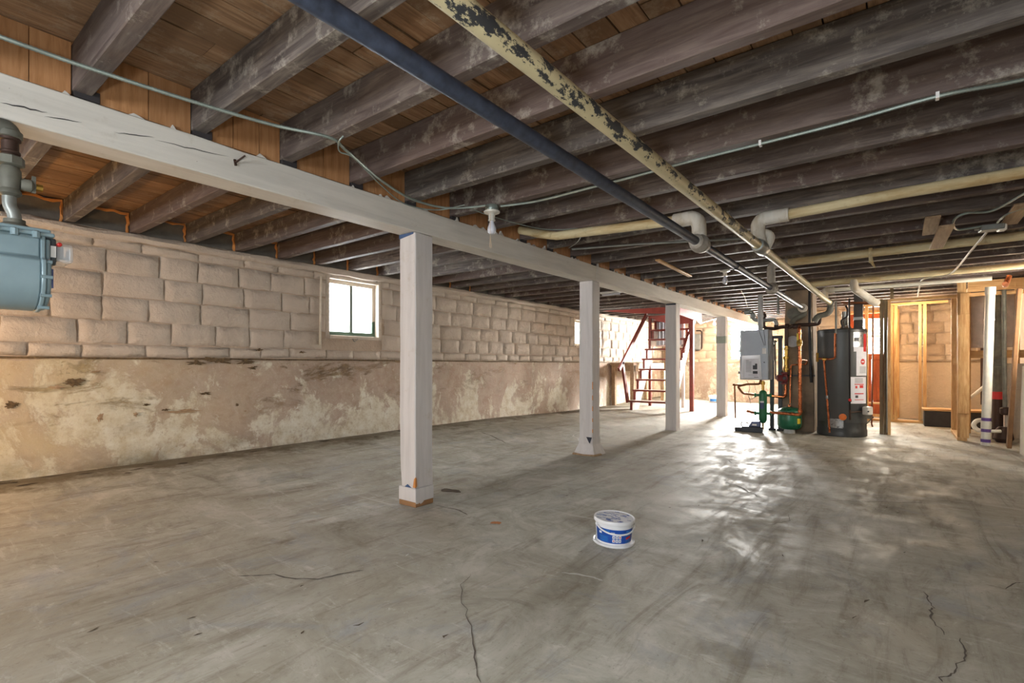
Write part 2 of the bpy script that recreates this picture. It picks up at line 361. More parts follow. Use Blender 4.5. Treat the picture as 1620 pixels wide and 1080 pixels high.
MT = dict(
    floor=concrete(), block=paint_wall('painted_block', rgb(193, 180, 166)), mortar=paint_wall('painted_joint', rgb(182, 164, 146)),
    plaster=paint_wall('peeling_render', rgb(184, 166, 150), True), warmblock=paint_wall('painted_block_warm', rgb(204, 184, 160)),
    warmplaster=paint_wall('warm_render', rgb(206, 186, 160)),
    joist=wood('joist_wood', rgb(62, 56, 54), rgb(110, 102, 97), rgb(146, 137, 127), 'x', .72, .36, (rgb(186, 180, 168), .58), tint=rgb(92, 72, 66)),
    plank=wood('subfloor_wood', rgb(112, 84, 62), rgb(166, 130, 98), rgb(198, 166, 134), 'y', .7, .85, (rgb(186, 172, 152), .4)),
    blocking=wood('blocking_wood', rgb(150, 104, 64), rgb(186, 136, 92), rgb(204, 158, 114), 'z', .65, .5),
    beam=worn_white('beam_paint', 'y'), post=worn_white('post_paint', 'z', rgb(206, 202, 200)),
    bare=simple('bare_wood', rgb(150, 112, 76), .8), darkhole=simple('dark_wood', rgb(52, 48, 50), .8),
    blue=simple('blue_paint', rgb(62, 88, 128), .6), drip=simple('plaster_drip', rgb(206, 202, 196), .7),
    parge=simple('dark_parge', rgb(112, 108, 100), .9, bump=.4), foam=simple('foam', rgb(208, 140, 76), .8, bump=.5),
    pine=wood('pine', rgb(176, 128, 76), rgb(214, 172, 116), rgb(232, 200, 150), 'z', .6, .25), pinex=wood('pine_plate', rgb(176, 128, 76), rgb(214, 172, 116), rgb(232, 200, 150), 'x', .6, .25),
    oldstud=wood('old_stud', rgb(78, 64, 44), rgb(116, 100, 74), rgb(146, 128, 98), 'z', .7, .3),
    black=simple('black_iron', rgb(40, 38, 38), .38, .6), rust=simple('brown_iron', rgb(72, 54, 46), .55, .5), bluepipe=simple('blue_black_steel', rgb(62, 70, 88), .48, .15, .3, 26),
    yellowpipe=flaked('flaked_cream_pipe', rgb(206, 194, 156), rgb(50, 52, 56)),
    galv=simple('galvanised', rgb(150, 154, 150), .45, .55), steel=simple('steel', rgb(176, 176, 172), .3, .9), flue=simple('flue_steel', rgb(190, 190, 186), .22, .95),
    copper=simple('copper', rgb(196, 116, 74), .28, .95, .15), dullcopper=simple('dull_copper', rgb(140, 86, 58), .4, .85), brass=simple('brass', rgb(196, 160, 82), .3, .9),
    bronze=simple('bronze_pipe', rgb(122, 78, 46), .4, .8),
    insul=insul('pipe_wrap', rgb(216, 202, 162), rgb(172, 142, 92)), insulw=insul('pipe_wrap_white', rgb(208, 204, 194), rgb(176, 162, 136), 'z'),
    fit=simple('fitting_cement', rgb(172, 166, 156), .75, 0, .15, 20, .5),
    cable=simple('armoured_cable', rgb(150, 162, 156), .42, .55), nm=simple('white_cable', rgb(206, 198, 180), .6), darkwire=simple('dark_wire', rgb(84, 84, 80), .6),
    porcelain=simple('porcelain', rgb(224, 222, 212), .3), bulb=simple('bulb_glass', rgb(214, 216, 226), .2, 0, .03), string=simple('pull_string', rgb(206, 180, 150), .8),
    pvc=simple('pvc', rgb(222, 220, 208), .4, 0, .06), purple=simple('purple_primer', rgb(104, 74, 150), .5), greypvc=simple('grey_vent', rgb(182, 184, 184), .45, 0, .08),
    meter=simple('meter_paint', rgb(134, 156, 164), .32, .1, .06, 8), meterd=simple('meter_dark', rgb(66, 74, 80), .4), clear=clear_plastic('clear_cover'),
    red=simple('red', rgb(206, 44, 40), .5), white=simple('white_paint', rgb(232, 232, 230), .5, 0, .04), print=simple('grey_print', rgb(120, 122, 128), .6), darkprint=simple('dark_print', rgb(70, 72, 78), .6),
    glass=frosted(), boiler=simple('boiler_casing', rgb(158, 164, 170), .38, .35, .05, 5), boilerd=simple('boiler_side', rgb(112, 118, 124), .4, .35, .05, 5),
    bag=clear_plastic('plastic_bag', (.86, .87, .9, 1), .75), paper=simple('paper', rgb(226, 226, 232), .7, 0, .03),
    strut=simple('black_strut', rgb(44, 46, 50), .4, .3), green=simple('green_enamel', rgb(28, 112, 70), .35, 0, .12, 6), tank=simple('green_tank', rgb(24, 104, 74), .3, 0, .1, 6),
    pumpblue=simple('blue_plastic', rgb(62, 78, 122), .4), pumpblack=simple('black_plastic', rgb(46, 48, 54), .45), circ=simple('maroon_cast', rgb(110, 40, 44), .45),
    chimney=simple('chimney_render', rgb(140, 122, 102), .9, 0, .22, 5, .6), disc=simple('flue_cap', rgb(188, 188, 190), .5),
    heater=simple('heater_casing', rgb(78, 80, 80), .42, .25, .06, 4), heatertrim=simple('heater_trim', rgb(60, 62, 62), .4, .2), orange=simple('orange_cap', rgb(226, 116, 34), .5),
    foil=simple('foil_label', rgb(150, 150, 148), .3, .7, .2, 30), yellow=simple('yellow_sticker', rgb(232, 206, 60), .5), valve=simple('gas_valve', rgb(206, 204, 196), .5),
    treadred=simple('stair_red', rgb(134, 56, 44), .5, 0, .16, 10), treadtop=simple('tread_wear', rgb(214, 200, 188), .6, 0, .14, 8), stringer=simple('stair_whitewash', rgb(214, 208, 204), .6, 0, .08, 6),
    redboard=simple('red_board', rgb(160, 66, 52), .5, 0, .14, 6), beadboard=simple('beadboard', rgb(176, 188, 200), .5, 0, .08),
    bench=wood('bench_wood', rgb(140, 112, 84), rgb(182, 154, 122), rgb(206, 182, 152), 'y', .7, .2), door=wood('door_wood', rgb(134, 60, 32), rgb(176, 88, 48), rgb(200, 112, 66), 'z', .42, .1),
    sash=twotone('window_paint', rgb(70, 96, 76), rgb(196, 184, 168), 1.56), sashw=simple('window_white', rgb(214, 206, 190), .6), sill=simple('window_reveal', rgb(202, 188, 172), .8, bump=.3),
    curb=simple('black_curb', rgb(62, 58, 56), .8, 0, .2, 8), castiron=simple('cast_iron', rgb(110, 110, 100), .6, .2, .25, 10), ledge=paint_wall('stained_ledge', rgb(214, 204, 188)),
    voids=simple('broken_render', rgb(112, 92, 66), .95, 0, .35, 40, .6),
    bar=simple('window_bar', rgb(116, 122, 108), .6),
    crack=simple('floor_crack', rgb(96, 88, 80), .95), patchw=simple('pale_scuff', rgb(206, 206, 200), .8), rustspot=simple('rust_spot', rgb(176, 112, 58), .85), dirt=simple('dirt', rgb(84, 72, 56), .95, 0, .3, 30, .5),
    bblue=simple('pail_blue', rgb(24, 78, 168), .4, 0, .1, 6), blight=simple('pail_light_blue', rgb(44, 122, 200), .4), pail=simple('pail_white', rgb(226, 228, 232), .35, 0, .03), lidprint=simple('pail_print', rgb(110, 128, 168), .5),
    panelgrey=simple('panel_grey', rgb(136, 138, 134), .5, .2), caulk=simple('black_caulk', rgb(34, 40, 56), .5),
)
# ceiling joists: each its own tone between grey and reddish

# ------------------------------------------------------------------ floor
YF, YN, XR, XL = 13.8, -2.6, 1.42, -5.32        # far wall, near wall, right wall, left wall
YA, XA = 12.0, -1.9                             # nearer stretch of the far wall (right of the jog)
b = MB(); nx, ny = 48, 110; xs = [XL-.1+(XR+.2-XL)*i/nx for i in range(nx+1)]; ys = [YN-.1+(YF+.2-YN)*j/ny for j in range(ny+1)]
b.add([(x, y, fz(x, y)+.004*noise.noise((x*.9, y*.9, 0))*(1 if x < -3 else 0)) for y in ys for x in xs],
      [(j*(nx+1)+i, j*(nx+1)+i+1, (j+1)*(nx+1)+i+1, (j+1)*(nx+1)+i) for j in range(ny) for i in range(nx)])
floor = struct(b.build('floor', MT['floor'], org=(0, 0, 0)))
sub = MB().box((XL-.3, YN-.3, -.25), (XR+.3, YF+.3, -.06)); sub.build('slab_base', MT['curb'], floor, False)
def ribbon(name, pts, wd, m, k=4, jag=.5, h=.0015):
    """an irregular thin strip lying on the floor: crack, stain or scuff"""
    q = []
    for i in range(len(pts)-1):
        for j in range(k):
            t = j/k; p = Vector(pts[i]).lerp(Vector(pts[i+1]), t)
            q.append(p + Vector((random.uniform(-1, 1), random.uniform(-1, 1), 0))*(jag*(Vector(pts[i+1])-Vector(pts[i])).length/k*.35))
    q.append(Vector(pts[-1])); mb = MB(); vs = []
    for i, p in enumerate(q):
        a = q[max(0, i-1)]; c = q[min(len(q)-1, i+1)]; d = (c-a); d.z = 0; d.normalize(); n = Vector((-d.y, d.x, 0))
        ww = wd*(.35+.65*random.random())*(0.25 if i in (0, len(q)-1) else 1)
        for sgn in (-1, 1):
            v = p+n*(sgn*ww/2); vs.append((v.x, v.y, fz(v.x, v.y)+h+.001))
    mb.add(vs, [(2*i, 2*i+1, 2*i+3, 2*i+2) for i in range(len(q)-1)])
    return mb.build(name, m, floor, False)
def fp(*pp): return [P(px, py, z=.0) for px, py in pp]
ribbon('crack', fp((376, 911), (404, 911), (432, 909), (470, 916), (505, 916), (545, 907), (575, 902)), .012, MT['crack'])
ribbon('crack', fp((757, 1080), (754, 1040), (746, 1000), (735, 965), (730, 925), (745, 910)), .006, MT['crack'])
ribbon('crack', fp((1465, 938), (1472, 955), (1478, 962), (1470, 966), (1478, 985), (1494, 1005)), .008, MT['crack'], jag=.9)
ribbon('crack', fp((1516, 1010), (1526, 1030), (1526, 1042), (1512, 1056), (1508, 1068), (1486, 1072), (1492, 1080)), .007, MT['crack'], jag=.9)
ribbon('crack', fp((1560, 925), (1590, 932), (1608, 922), (1620, 922)), .007, MT['crack'])
ribbon('crack', fp((1126, 760), (1150, 763), (1172, 770), (1198, 786)), .012, MT['crack'])
ribbon('crack', fp((1210, 832), (1236, 827), (1250, 824), (1248, 814)), .006, MT['crack'])
ribbon('crack', fp((1152, 728), (1160, 734), (1200, 734)), .014, MT['crack'])
ribbon('crack', fp((690, 800), (722, 806), (740, 815)), .016, MT['crack'])
ribbon('crack', fp((762, 694), (776, 698), (800, 706)), .02, MT['crack'])
ribbon('crack', fp((1300, 792), (1400, 794), (1480, 797)), .008, MT['crack'])
ribbon('scuff', fp((888, 906), (915, 909), (940, 914), (953, 919)), .02, MT['patchw'])
ribbon('scuff', fp((905, 690), (920, 700), (925, 715)), .02, MT['patchw'])
def blot(name, px, py, rx, ry, m, n=18, k=.35):
    c = P(px, py, z=0); ph = random.random()*9; vs = [(c.x, c.y, fz(c.x, c.y)+.0028)]
    for i in range(n):
        a = 2*PI*i/n; q = 1+k*noise.noise((math.cos(a)*1.6+ph, math.sin(a)*1.6, 3.1))*2
        x, y = c.x+math.cos(a)*rx*q, c.y+math.sin(a)*ry*q; vs.append((x, y, fz(x, y)+.0026))
    return MB().add(vs, [(0, 1+i, 1+(i+1) % n) for i in range(n)]).build(name, m, floor, False)
blot('rust_stain', 784, 827, .035, .028, MT['rustspot'])
blot('dirt_patch', 712, 776, .09, .05, MT['dirt'])
for px, py in ((478, 763), (313, 806), (390, 797), (293, 980), (140, 1000), (473, 929), (475, 1004), (308, 1006), (1450, 774), (1403, 804), (1514, 830), (1369, 953), (1351, 980), (1328, 878), (1240, 881), (1105, 800), (914, 874), (1057, 803), (893, 784), (1113, 857), (1220, 816), (1385, 806), (1420, 812), (700, 1010), (560, 990), (640, 880), (240, 890), (1430, 875)):
    c = P(px, py, z=0)
    ribbon('debris', [c, c+Vector((random.uniform(-.02, .02), .02+random.random()*.02, 0))], .012, random.choice([MT['dirt'], MT['dirt'], MT['patchw']]), 2, 1)
for j in range(46):      # crumbs of fallen render along the foot of the left wall
    y = random.uniform(.3, 9.5); x = XL+abs(random.gauss(.06, .22))
    if x < -4.4: ribbon('debris', [(x, y, 0), (x+random.uniform(-.03, .03), y+.03+random.random()*.12, 0)], .03+.05*random.random(), MT['dirt'], 3, 1)

# ------------------------------------------------------------------ masonry
def block_mesh(i):
    random.seed(100+i); W, H = .5, .5; cols, rows = 5, 3; vs = []; fs = []
    def pt(u, v, d, j): return (d, (u-.5)+random.uniform(-j, j), (v-.5)+random.uniform(-j, j)*1.8)
    us = [0, .03, .27, .52, .76, .97, 1]; vv = [0, .07, .36, .66, .93, 1]
    for r, v in enumerate(vv):
        for c, u in enumerate(us):
            ring = r in (0, len(vv)-1) or c in (0, len(us)-1)
            d = -.010 if ring else .004+random.uniform(-.004, .004)
            vs.append(pt(u, v, d, .020 if ring else .018))
    n = len(us)
    for r in range(len(vv)-1):
        for c in range(n-1): fs.append((r*n+c, r*n+c+1, (r+1)*n+c+1, (r+1)*n+c))
    me = bpy.data.meshes.new('block'); me.from_pydata(vs, [], fs)
    me.polygons.foreach_set('use_smooth', [True]*len(fs)); me.update(); return me
BLK = [block_mesh(i) for i in range(9)]; random.seed(11)
BLKM = {}
def blocks(parent, origin, along, normal, length, z0, z1, holes, mat, course=.203, blen=.415, first=.11):
    """lay blocks on a wall plane; along = unit vector of the run; holes = [(s0, s1, z0, z1)]"""
    O = Vector(origin); A = Vector(along); N = Vector(normal)
    R = Matrix((N, A, Vector((0, 0, 1)))).transposed().to_4x4(); z = z0; r = 0
    while z < z1-.05:
        h = first if r == 0 else min(course, z1-z); s = -random.uniform(.0, blen)
        while s < length:
            L = blen*random.uniform(.72, 1.12); a0, a1 = max(s, 0), min(s+L, length)
            spans = [(a0, a1)]
            for (h0, h1, q0, q1) in holes:
                if q1 > z+.04 and q0 < z+h-.04:
                    nsp = []
                    for (p0, p1) in spans:
                        if h1 <= p0 or h0 >= p1: nsp.append((p0, p1)); continue
                        if h0 > p0: nsp.append((p0, h0))
                        if h1 < p1: nsp.append((h1, p1))
                    spans = nsp
            for (p0, p1) in spans:
                if p1-p0 < .05: continue
                key = (random.randrange(9), mat.name)
                if key not in BLKM:
                    me = BLK[key[0]].copy(); me.materials.append(mat); BLKM[key] = me
                o = bpy.data.objects.new('block', BLKM[key]); COL.objects.link(o); o.parent = parent
                loc = O+A*((p0+p1)/2)+Vector((0, 0, z+h/2))+N*random.uniform(-.002, .003)-WORLD[parent.name]
                loc.z += random.uniform(-.006, .006); M = Matrix.Translation(loc) @ R @ Matrix.Rotation(random.uniform(-.016, .016), 4, 'X') @ Matrix.Diagonal((1, p1-p0-.008, h-.008, 1))
                o.matrix_local = M
            s += L
        z += h; r += 1
def wallboxes(name, mat, boxes):
    m = MB()
    for a, c in boxes: m.box(a, c)
    return struct(m.build(name, mat, smooth=False))
def render_face(parent, origin, along, normal, length, z0f, z1, mat, amp=.012, res=.09):
    O = Vector(origin); A = Vector(along); N = Vector(normal); n = int(length/res); k = int((z1)/res)+1; vs = []
    for j in range(k+1):
        for i in range(n+1):
            p = O+A*(length*i/n); zz = z0f+(z1-z0f)*j/k; p.z = zz
            d = amp*noise.fractal(p*2.1, .8, 2.0, 4)+.02
            if j == k: d -= .02
            vs.append(p+N*d)
    fs = [(j*(n+1)+i, j*(n+1)+i+1, (j+1)*(n+1)+i+1, (j+1)*(n+1)+i) for j in range(k) for i in range(n)]
    return MB().add(vs, fs).build('render_face', mat, parent)
ZL = 1.055                                       # level of the ledge joint on every wall
# left wall with two window openings
W1 = (3.33, 4.13, 1.31, 2.07); W2 = (8.98, 9.78, 1.36, 1.98)
T = XL-.27; F_ = XL-.012
wl = wallboxes('wall_left', MT['mortar'], [
    ((T, YN, -.1), (F_, YF, W1[2])),
    ((T, YN, W1[2]), (F_, W1[0], 2.15)), ((T, W1[1], W1[2]), (F_, W2[0], 2.15)), ((T, W2[1], W1[2]), (F_, YF, 2.15)),
    ((T, W1[0], W1[3]), (F_, W1[1], 2.15)), ((T, W2[0], W2[3]), (F_, W2[1], 2.15)), ((T, W2[0], W1[2]), (F_, W2[1], W2[2]))])
blocks(wl, (XL, -.6, 0), (0, 1, 0), (1, 0, 0), YF+.6, ZL+.012, 2.08, [(W1[0]+.6, W1[1]+.6, W1[2], W1[3]), (W2[0]+.6, W2[1]+.6, W2[2], W2[3])], MT['block'])
render_face(wl, (XL-.012, -.9, 0), (0, 1, 0), (1, 0, 0), YF+.9, -.02, ZL-.008, MT['plaster'])
m = MB()
m.tube([(XL+.001+.008*noise.noise((0, y*2, 5)), y, 2.105+.018*noise.noise((1, y*3, 2))) for y in [-.6+.14*i for i in range(103)]], .042, 8, True, .18)
m.build('mortar_bed', MT['block'], wl)
m = MB(); m.tube([(XL+.004+.006*noise.noise((0, y*3, 8)), y, ZL+.002+.006*noise.noise((2, y*2, 3))) for y in [-.6+.12*i for i in range(120)]], .0075, 6, True, .5)
m.build('ledge_joint_shade', MT['voids'], wl)  # dark bead laid in to draw the shadow line of the ledge groove
# black voids and chipped spots in the render
def chip(px, py, w_, h_, mt, x=XL+.012):
    c = P(px, py, x=x); n = 34; ph = random.random()*70; vs = [(c.x+.010, c.y, c.z)]
    for i in range(n):
        a = 2*PI*i/n; q = .8+.75*noise.fractal((math.cos(a)*1.9+ph, math.sin(a)*1.9, 1), .6, 2, 4); vs.append((c.x+.003, c.y+math.cos(a)*w_*q, c.z+math.sin(a)*h_*q))
    MB().add(vs, [(0, 1+i, 1+(i+1) % n) for i in range(n)]).build('broken_patch', mt, wl)
for px, py, w_, h_ in ((345, 570, .14, .032), (310, 574, .10, .022), (388, 572, .09, .028), (400, 582, .05, .02), (290, 650, .15, .022), (158, 660, .022, .045), (117, 605, .07, .03), (90, 612, .05, .02), (410, 553, .05, .014), (478, 557, .04, .012), (325, 622, .06, .014), (230, 640, .04, .012), (215, 655, .02, .02), (20, 640, .05, .03), (150, 588, .04, .012), (630, 572, .09, .012), (815, 575, .05, .012), (262, 648, .03, .012), (375, 640, .02, .014), (388, 650, .012, .01)):
    chip(px, py, w_, h_, MT['voids'] if random.random() < .6 else MT['bench'])

# far wall, left stretch, with the bright window
W3 = (-3.46, -2.72, 1.17, 2.02)
wb = wallboxes('wall_back', MT['mortar'], [
    ((XL-.27, YF+.012, -.1), (XA, YF+.28, W3[2])), ((XL-.27, YF+.012, W3[2]), (W3[0], YF+.28, 2.335)),
    ((W3[1], YF+.012, W3[2]), (XA, YF+.28, 2.335)), ((W3[0], YF+.012, W3[3]), (W3[1], YF+.28, 2.335))])
blocks(wb, (XL, YF, 0), (1, 0, 0), (0, -1, 0), XA-XL, ZL+.012, 2.12, [(W3[0]-XL, W3[1]-XL, W3[2], W3[3])], MT['warmblock'])
render_face(wb, (XL, YF+.012, 0), (1, 0, 0), (0, -1, 0), XA-XL, -.02, ZL-.008, MT['plaster'])
# jog and nearer stretch with the door opening
D1 = (-.86, -.02)
wr = wallboxes('wall_back_alcove', MT['mortar'], [
    ((XA, YA+.012, -.1), (D1[0], YA+.28, 2.335)), ((D1[1], YA+.012, -.1), (XR+.28, YA+.28, 2.335)), ((D1[0], YA+.012, 2.06), (D1[1], YA+.28, 2.335)),
    ((XA, YA+.28, -.1), (XA+.2, YF+.28, 2.335))])
blocks(wr, (XA, YA, 0), (1, 0, 0), (0, -1, 0), XR-XA, ZL+.012, 2.12, [(D1[0]-XA, D1[1]-XA, 0, 2.1)], MT['warmblock'])
render_face(wr, (XA, YA+.012, 0), (1, 0, 0), (0, -1, 0), D1[0]-XA, -.02, ZL-.008, MT['warmplaster'])
render_face(wr, (D1[1], YA+.012, 0), (1, 0, 0), (0, -1, 0), XR-D1[1], -.02, ZL-.008, MT['warmplaster'])
m = MB(); m.tube([(D1[1]+(XR-D1[1])*i/20, YA-.004, ZL+.002+.004*noise.noise((i*.4, 1, 3))) for i in range(21)], .008, 6, True, .3); m.build('ledge_joint_shade', MT['bench'], wr)  # bead drawing the groove's shadow line on the alcove wall
# right wall: tall face set back, stained ledge below; window opening
W4 = (7.55, 8.25, 1.18, 1.98)
wrt = wallboxes('wall_right', MT['mortar'], [
    ((XR, YN, -.1), (XR+.25, YA+.28, W4[2])), ((XR, YN, W4[2]), (XR+.25, W4[0], 2.335)), ((XR, W4[1], W4[2]), (XR+.25, YA+.28, 2.335)), ((XR, W4[0], W4[3]), (XR+.25, W4[1], 2.335))])
b = MB()
n = 60; vs = []; L0, L1 = YN, 8.0
for i in range(n+1):
    y = L0+(L1-L0)*i/n; e = .015*noise.noise((y*2.2, 3, 1))
    vs += [(XR, y, -.05), (1.07+e, y, -.05), (1.075+e*.8, y, .5), (1.09+e, y, .985+e*.7), (1.12+e, y, 1.0+e), (XR, y, 1.0)]
b.add(vs, [(i*6+j, i*6+j+1, (i+1)*6+j+1, (i+1)*6+j) for i in range(n) for j in range(5)]+[tuple(range(6)), tuple(range(n*6, n*6+6))])
b.build('render_ledge', MT['ledge'], wrt)
# near wall behind the viewer, with two unseen windows added as light sources
NW = [(-4.4, -3.4, 1.15, 1.95), (-1.45, -.35, 1.15, 1.95)]
wf = wallboxes('wall_front', MT['mortar'], [
    ((XL-.27, YN-.25, -.1), (XR+.25, YN, 1.15)), ((XL-.27, YN-.25, 1.95), (XR+.25, YN, 2.335)),
    ((XL-.27, YN-.25, 1.15), (-4.4, YN, 1.95)), ((-3.4, YN-.25, 1.15), (-1.45, YN, 1.95)), ((-.35, YN-.25, 1.15), (XR+.25, YN, 1.95))])

# ------------------------------------------------------------------ windows and door
def window(n, c, axis, w_, h_, depth, cols, frame, rail=None, sgn=1, fw=.045):
    """c = centre of the opening; axis = direction of its width; built of sash frame, mullions and panes"""
    C = Vector(c); A = Vector(axis); N = A.cross(Vector((0, 0, 1))); m = MB(); Z = Vector((0, 0, 1))
    def bx(a0, a1, z0, z1, d0, d1):
        p = [C+A*a+Z*z+N*d for d in (d0, d1) for z in (z0, z1) for a in (a0, a1)]
        m.add(p, [(0, 1, 3, 2), (4, 6, 7, 5), (0, 4, 5, 1), (2, 3, 7, 6), (0, 2, 6, 4), (1, 5, 7, 3)])
    e = fw; W, H = w_/2, h_/2
    bx(-W, W, -H, -H+e*1.1, -.03, .03); bx(-W, W, H-e, H, -.03, .03); bx(-W, -W+e, -H+e*1.1, H-e, -.03, .03); bx(W-e, W, -H+e*1.1, H-e, -.03, .03)
    root = struct(m.build('window_%d' % n, frame, smooth=False, bevel=.004))
    iw = (w_-2*e)/cols
    for k in range(1, cols):
        m = MB(); q = -W+e+iw*k; bx(q-.019, q+.019, -H+e, H-e, -.02, .02); m.build('mullion', MT['bar'] if n == 1 else frame, root, False)
    if rail:
        m = MB(); bx(-W+e, W-e, rail-.02, rail+.02, -.02, .02); m.build('meeting_rail', frame, root, False)
    for k in range(cols):
        m = MB(); q = -W+e+iw*k; bx(q+.005, q+iw-.005, -H+e, H-e, -.003, .003); m.build('pane', MT['glass'], root, False)
    return root
wd = window(1, (XL-.11, (W1[0]+W1[1])/2, (W1[2]+W1[3])/2), (0, 1, 0), W1[1]-W1[0]-.10, W1[3]-W1[2]-.09, .06, 2, MT['sash'])
def reveal(parent, y0, y1, z0, z1, t=.05, d0=-.25, d1=-.005, cas=True):
    m = MB(); m.box((XL+d0, y0, z0), (XL+d1, y0+t, z1)); m.build('jamb', MT['sill'], parent, False, .006)
    m = MB(); m.box((XL+d0, y1-t, z0), (XL+d1, y1, z1)); m.build('jamb', MT['sill'], parent, False, .006)
    m = MB(); m.box((XL+d0, y0+t, z0), (XL+d1+.012, y1-t, z0+.045)); m.build('sill', MT['sill'], parent, False, .006)
    m = MB(); m.box((XL+d0, y0+t, z1-.045), (XL+d1, y1-t, z1)); m.build('head', MT['sill'], parent, False, .006)
reveal(wd, *W1)
m = MB(); m.bar(P(508, 437, x=XL+.016), P(506, 545, x=XL+.016), .014, .03, (1, 0, 0)); m.build('edge_bead', MT['sashw'], wd, bevel=.004)
m = MB(); m.bar(P(579, 440, x=XL+.012), P(597, 444, x=XL+.012), .012, .035, (0, 0, 1)); m.build('gap', MT['darkhole'], wd, False)
m = MB(); m.tube(spline([P(558, 536, x=XL+.01), P(561, 540, x=XL+.04), P(566, 536, x=XL+.01)], 4), .005, 6); m.build('latch', MT['castiron'], wd)
wd2 = window(2, (XL-.11, (W2[0]+W2[1])/2, (W2[2]+W2[3])/2), (0, 1, 0), W2[1]-W2[0]-.10, W2[3]-W2[2]-.09, .06, 2, MT['sashw'])
reveal(wd2, *W2)
wd3 = window(3, ((W3[0]+W3[1])/2, YF+.12, (W3[2]+W3[3])/2), (1, 0, 0), W3[1]-W3[0], W3[3]-W3[2], .06, 2, MT['sashw'], fw=.03)
wd4 = window(4, (XR+.12, (W4[0]+W4[1])/2, (W4[2]+W4[3])/2), (0, 1, 0), W4[1]-W4[0], W4[3]-W4[2], .06, 2, MT['pine'])
for k, q in enumerate(NW): window(5+k, ((q[0]+q[1])/2, YN-.12, 1.55), (1, 0, 0), q[1]-q[0], .8, .06, 2, MT['sashw'])  # unseen windows added to the near wall for the fill light
# red-brown glazed door in the nearer stretch of the far wall
m = MB(); dy0, dy1 = YA+.05, YA+.09; x0, x1 = D1[0]+.05, D1[1]-.05
for a, c in (((x0, dy0, .05), (x0+.10, dy1, 2.0)), ((x1-.10, dy0, .05), (x1, dy1, 2.0)), ((x0+.1, dy0, 1.9), (x1-.1, dy1, 2.0)), ((x0+.1, dy0, .05), (x1-.1, dy1, .25)), ((x0+.1, dy0, 1.10), (x1-.1, dy1, 1.22))): m.box(a, c)
dr = struct(m.build('door_1', MT['door'], smooth=False, bevel=.006))
for k in range(2):
    a = x0+.1+(x1-x0-.2)*k/2+.012; c = x0+.1+(x1-x0-.2)*(k+1)/2-.012
    m = MB(); m.box((a, dy0+.012, .25), (c, dy1-.012, 1.10)); m.box((a+.05, dy0+.002, .31), (c-.05, dy0+.014, 1.04)); m.build('panel', MT['door'], dr, False, .006)
    for j, (za, zb) in enumerate(((1.22, 1.54), (1.57, 1.9))):
        m = MB(); m.box((a, dy0+.016, za), (c, dy0+.022, zb)); m.build('pane', MT['glass'], dr, False)
m = MB(); m.box(((x0+x1)/2-.012, dy0+.004, 1.22), ((x0+x1)/2+.012, dy1-.004, 1.9)); m.build('mullion', MT['sashw'], dr, False)
m = MB(); m.box((x0+.1, dy0+.004, 1.54), (x1-.1, dy1-.004, 1.57)); m.build('glazing_bar', MT['sashw'], dr, False)
m = MB()
for a, c in (((D1[0], YA-.03, 0), (D1[0]+.05, YA+.14, 2.06)), ((D1[1]-.05, YA-.03, 0), (D1[1], YA+.14, 2.06)), ((D1[0]+.05, YA-.03, 2.0), (D1[1]-.05, YA+.14, 2.06)), ((D1[0]+.05, YA-.02, 0), (D1[1]-.05, YA+.14, .05))): m.box(a, c)
m.build('door_casing', MT['pine'], dr, False, .005)

